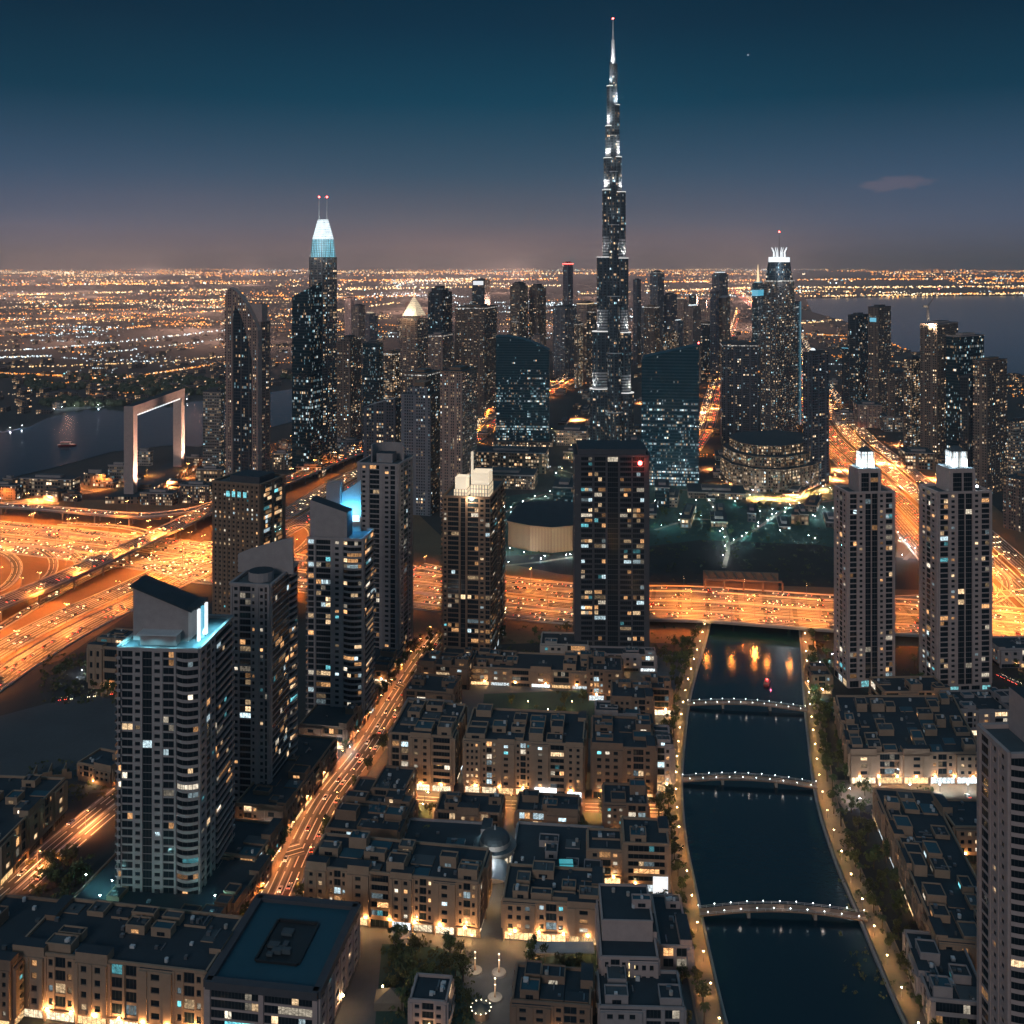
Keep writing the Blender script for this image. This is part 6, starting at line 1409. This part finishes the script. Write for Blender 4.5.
treeline(rev(S1), 20, 10.3, .3, 'from the far end on the left pavement of the long street', 'street trees, left side', .8, .35)
treeline(rev(S1), 24, -10.3, .3, 'from the far end on the right pavement of the long street', 'street trees, right side', .8, .35)
def grove(n, box, place, group, seed, palm=.1):
    rr = random.Random(seed); P = sorted((rr.uniform(box[0], box[1]), rr.uniform(box[2], box[3])) for _ in range(n))
    for i, (x, y) in enumerate(P): g = G(x, y); tree(g.x, g.y, 0, '%s tree from the left %s' % (ordinal(i), place), group, rr.random() < palm)
grove(26, (392, 468, 952, 1022), 'in the dark garden left of the square', 'dark garden trees', 1)
grove(12, (530, 600, 965, 1012), 'around the lawn right of the square', 'square lawn trees', 2)
grove(12, (38, 88, 860, 905), 'in the hedge beside the west road', 'trees beside the west road', 3, 0)
grove(14, (55, 118, 664, 702), 'between the highway and the vacant lot', 'trees by the vacant lot', 4, 0)
grove(8, (500, 574, 630, 652), 'between the highway and the crown-lit tower', 'trees below the highway', 5, 0)
grove(10, (656, 694, 640, 672), 'by the canal beside the dark slab tower', 'trees by the slab tower', 6, 0)
grove(24, (655, 835, 488, 545), 'in the park beyond the highway bridge', 'park trees', 7, 0)
grove(7, (905, 1015, 660, 700), 'around the twin towers', 'trees of the twin towers', 8)
grove(12, (486, 594, 700, 738), 'in the courtyard garden', 'courtyard trees', 9)
grove(12, (382, 430, 812, 872), 'on the courtyard lawn by the lit lane', 'lane lawn trees', 10)
grove(8, (580, 614, 818, 876), 'on the lawn right of the rotunda', 'rotunda lawn trees', 11)
grove(7, (410, 440, 640, 668), 'by the far end of the long street', 'far street trees', 12)
# lamps of the gardens, squares and yards
def spots(L, kind, label, group, e=1.0, col=None, z=0):
    for i, (x, y) in enumerate(L): g = G(x, y, z); lamp(kind, g.x, g.y, z, R.uniform(0, 6), '%s lamp %s' % (ordinal(i), label), group, e, col)
spots([(398 + q * 5, 872 - q * 12) for q in range(7)], 'promenade_lamp', 'along the golden lane beside the courtyard lawn', 'golden lane lamps', .8)
spots([(548, 716), (560, 724), (572, 708), (540, 722), (528, 708)], 'promenade_lamp', 'in the courtyard garden', 'courtyard lamps', 1.0)
spots([(480, 905), (503, 908), (477, 925), (506, 928), (472, 945), (510, 944)], 'promenade_lamp', 'on the lane from rotunda to square', 'rotunda lane lamps', 1.0)

def path(pts, w=4.5): m = MB(); L = pline(pts); ribbon(m, L, -w / 2, w / 2, .12); struct('park_path', m, 'paving'); return L
PATHS = [path(q) for q in ([(650, 505), (680, 490), (706, 498), (720, 520), (728, 545), (724, 568)], [(728, 545), (755, 530), (790, 508), (836, 500)], [(700, 497), (760, 492), (836, 488)], [(655, 530), (690, 520), (720, 520)], [(506, 512), (530, 500), (548, 494), (570, 500), (590, 512)], [(500, 566), (540, 562), (580, 556)], [(900, 540), (912, 550), (905, 560)],
         [(552, 430), (566, 438), (573, 448), (570, 462)], [(598, 476), (606, 462), (612, 458)], [(560, 470), (600, 480), (640, 478)])]
for i, L in enumerate(PATHS): lamps(L, 34, 3, 'promenade_lamp', 'with white light along the %s park path' % ordinal(i), 'park path lamps', 3.4, 8, 0, (TEAL if i % 2 else WHITE) if i not in (7, 8, 9) else WARM)
spots([(668, 500), (690, 512), (712, 520), (735, 505), (760, 515), (790, 508), (815, 520), (720, 535), (742, 540), (800, 500)], 'promenade_lamp', 'with white light in the park beyond the bridge', 'park lamps', 3.2, TEAL)
spots([(54, 411), (62, 409), (74, 408), (98, 406.5), (142, 404), (187, 401), (22, 428), (10, 430)], 'promenade_lamp', 'with white light on the far shore of the creek', 'creek far shore lamps', 9.0, WHITE, 1.0)
spots([(524, 556), (545, 560), (566, 559), (510, 552), (500, 520), (520, 510), (545, 500)], 'promenade_lamp', 'with white light around the bronze hall', 'bronze hall lamps', 3.2, WHITE)
spots([(566, 458), (580, 466), (590, 480), (604, 488), (622, 484), (600, 470), (640, 492), (574, 494), (556, 476)], 'promenade_lamp', 'with teal light around the spire tower gardens', 'spire garden lamps', 5.0, TEAL)
spots([(100, 905), (122, 928), (140, 934), (160, 936), (180, 936), (200, 934), (86, 884), (112, 890), (215, 905)], 'promenade_lamp', 'with teal light on the planted podium', 'podium lamps', 1.2, TEAL, 11.2)
spots([(850, 796), (880, 792), (910, 792), (940, 792), (968, 792), (860, 806)], 'promenade_lamp', 'with white light on the market square', 'market square lamps', 1.6, WHITE)
spots([(98, 682), (82, 676), (110, 690)], 'promenade_lamp', 'with white light by the beige windowless hall', 'hall lamps', 1.6, WHITE)
spots([(905, 544), (915, 552), (898, 536)], 'promenade_lamp', 'with white light between the twin towers and the coast highway', 'slip road lamps', 3.5, WHITE)
spots([(820, 668), (826, 684), (818, 700), (832, 660)], 'promenade_lamp', 'with teal light beside the left twin tower', 'twin tower lamps', 1.4, TEAL)
spots([(250, 845), (240, 850), (262, 842), (228, 858)], 'promenade_lamp', 'with white light before the street podium', 'street podium lamps', 1.4, WHITE)
spots([(318, 756), (334, 755), (350, 754)], 'promenade_lamp', 'with white light before the white-lit podium', 'white podium lamps', 1.4, WHITE)
spots([(722, 487), (738, 494), (756, 498), (774, 500), (792, 499), (810, 496), (826, 490), (836, 480), (716, 470), (840, 470)], 'street_lamp', 'around the foot of the curved hotel podium', 'hotel forecourt lamps', 26.0)
rr = random.Random(44)
spots(sorted((rr.uniform(330, 480), rr.uniform(400, 452)) for _ in range(10)), 'street_lamp', 'in the streets below the left cluster of towers', 'left downtown street lamps', 24.0)
spots(sorted((rr.uniform(480, 760), rr.uniform(372, 430)) for _ in range(26)), 'street_lamp', 'in the streets around the spire tower', 'downtown street lamps', 30.0)
spots(sorted((rr.uniform(850, 1015), rr.uniform(415, 490)) for _ in range(14)), 'street_lamp', 'in the streets of the seaside cluster', 'seaside street lamps', 22.0)
spots(sorted((rr.uniform(20, 215), rr.uniform(480, 503)) for _ in range(12)), 'street_lamp', 'in the yards along the creek shore', 'creek shore lamps', 12.0)

# cars parked in the yards and lots
rr = random.Random(66)
def parked(n, a, b_, place, group):
    A, B = G(*a), G(*b_); e = (B - A); d = e.normalized(); nn = Vector((-d.y, d.x)); cnt = {}
    for i in range(n):
        if rr.random() < .25: continue
        p = A + e * (i / max(1, n - 1)); k = rr.choice([0, 0, 1, 2, 3, 4, 5]); j = cnt.get(k, 0); cnt[k] = j + 1
        m = car(p.x, p.y, .12, nn if rr.random() < .5 else -nn, '%s %s parked car %s' % (ordinal(j), CPN[k], place), group, k, True)
parked(12, (872, 799), (968, 797), 'from the left on the market square', 'cars parked on the market square')
parked(10, (60, 700), (112, 694), 'from the left by the vacant lot', 'cars parked by the vacant lot')
parked(9, (1000, 676), (1030, 690), 'at the store beyond the twin towers', 'cars parked at the right edge store')
parked(9, (905, 722), (955, 722), 'from the left before the arcaded terrace', 'cars parked before the terrace')

# shrubs and ground cover of the park, verges and lots
m = MB(); m.hasg = True; rr = random.Random(15)
for (xa, xb, ya, yb_, n) in ((650, 836, 486, 552, 420), (440, 560, 498, 560, 220), (650, 840, 548, 586, 120), (40, 130, 655, 705, 160), (100, 220, 640, 690, 60), (20, 120, 760, 800, 90), (840, 930, 770, 1000, 130), (895, 1024, 640, 700, 120), (420, 690, 628, 655, 150), (385, 470, 940, 1040, 120), (30, 90, 855, 910, 60)):
    for _ in range(n):
        g = G(rr.uniform(xa, xb), rr.uniform(ya, yb_)); s = rr.uniform(.8, 2.4); tone = rr.random()
        for _ in range(9):
            c = Vector((g.x + rr.gauss(0, s * .6), g.y + rr.gauss(0, s * .6), s * rr.uniform(.2, .9))); a = Vector((rr.gauss(0, 1), rr.gauss(0, 1), rr.gauss(0, 1))).normalized() * s * rr.uniform(.25, .5); b_ = a.orthogonal().normalized() * a.length * .8
            q = max(.02, min(1, tone + rr.uniform(-.2, .2))); m.face([c - a, c - b_, c + a, c + b_], 0, None, (q, q, q))
m.build('shrubbery', 'leaf', None, kind='stuff', label='low dark shrubs scattered over the park, verges and lots', category='shrubs')
rr = random.Random(52)
spots(sorted((rr.uniform(655, 834), rr.uniform(488, 545)) for _ in range(22)), 'promenade_lamp', 'among the shrubs of the park', 'park shrub lamps', 1.6, WHITE)
spots(sorted((rr.uniform(445, 575), rr.uniform(500, 560)) for _ in range(10)), 'promenade_lamp', 'on the lawn around the bronze hall', 'hall lawn lamps', 1.6, TEAL)
# ------------------------------------------------------------------ the air
m = MB(); m.box(-160000, 160000, -3000, 210000, -1, 760)
b = NB('haze_air'); b.t.nodes.remove(b.p); pv = b.n('ShaderNodeVolumePrincipled')
pv.inputs['Color'].default_value = (.78, .84, .90, 1); pv.inputs['Density'].default_value = 5.0e-5; pv.inputs['Anisotropy'].default_value = 0.0
b.l(pv.outputs[0], b.t.nodes['Material Output'].inputs['Volume'])
o = m.build('haze', 'haze_air', None, kind='stuff')
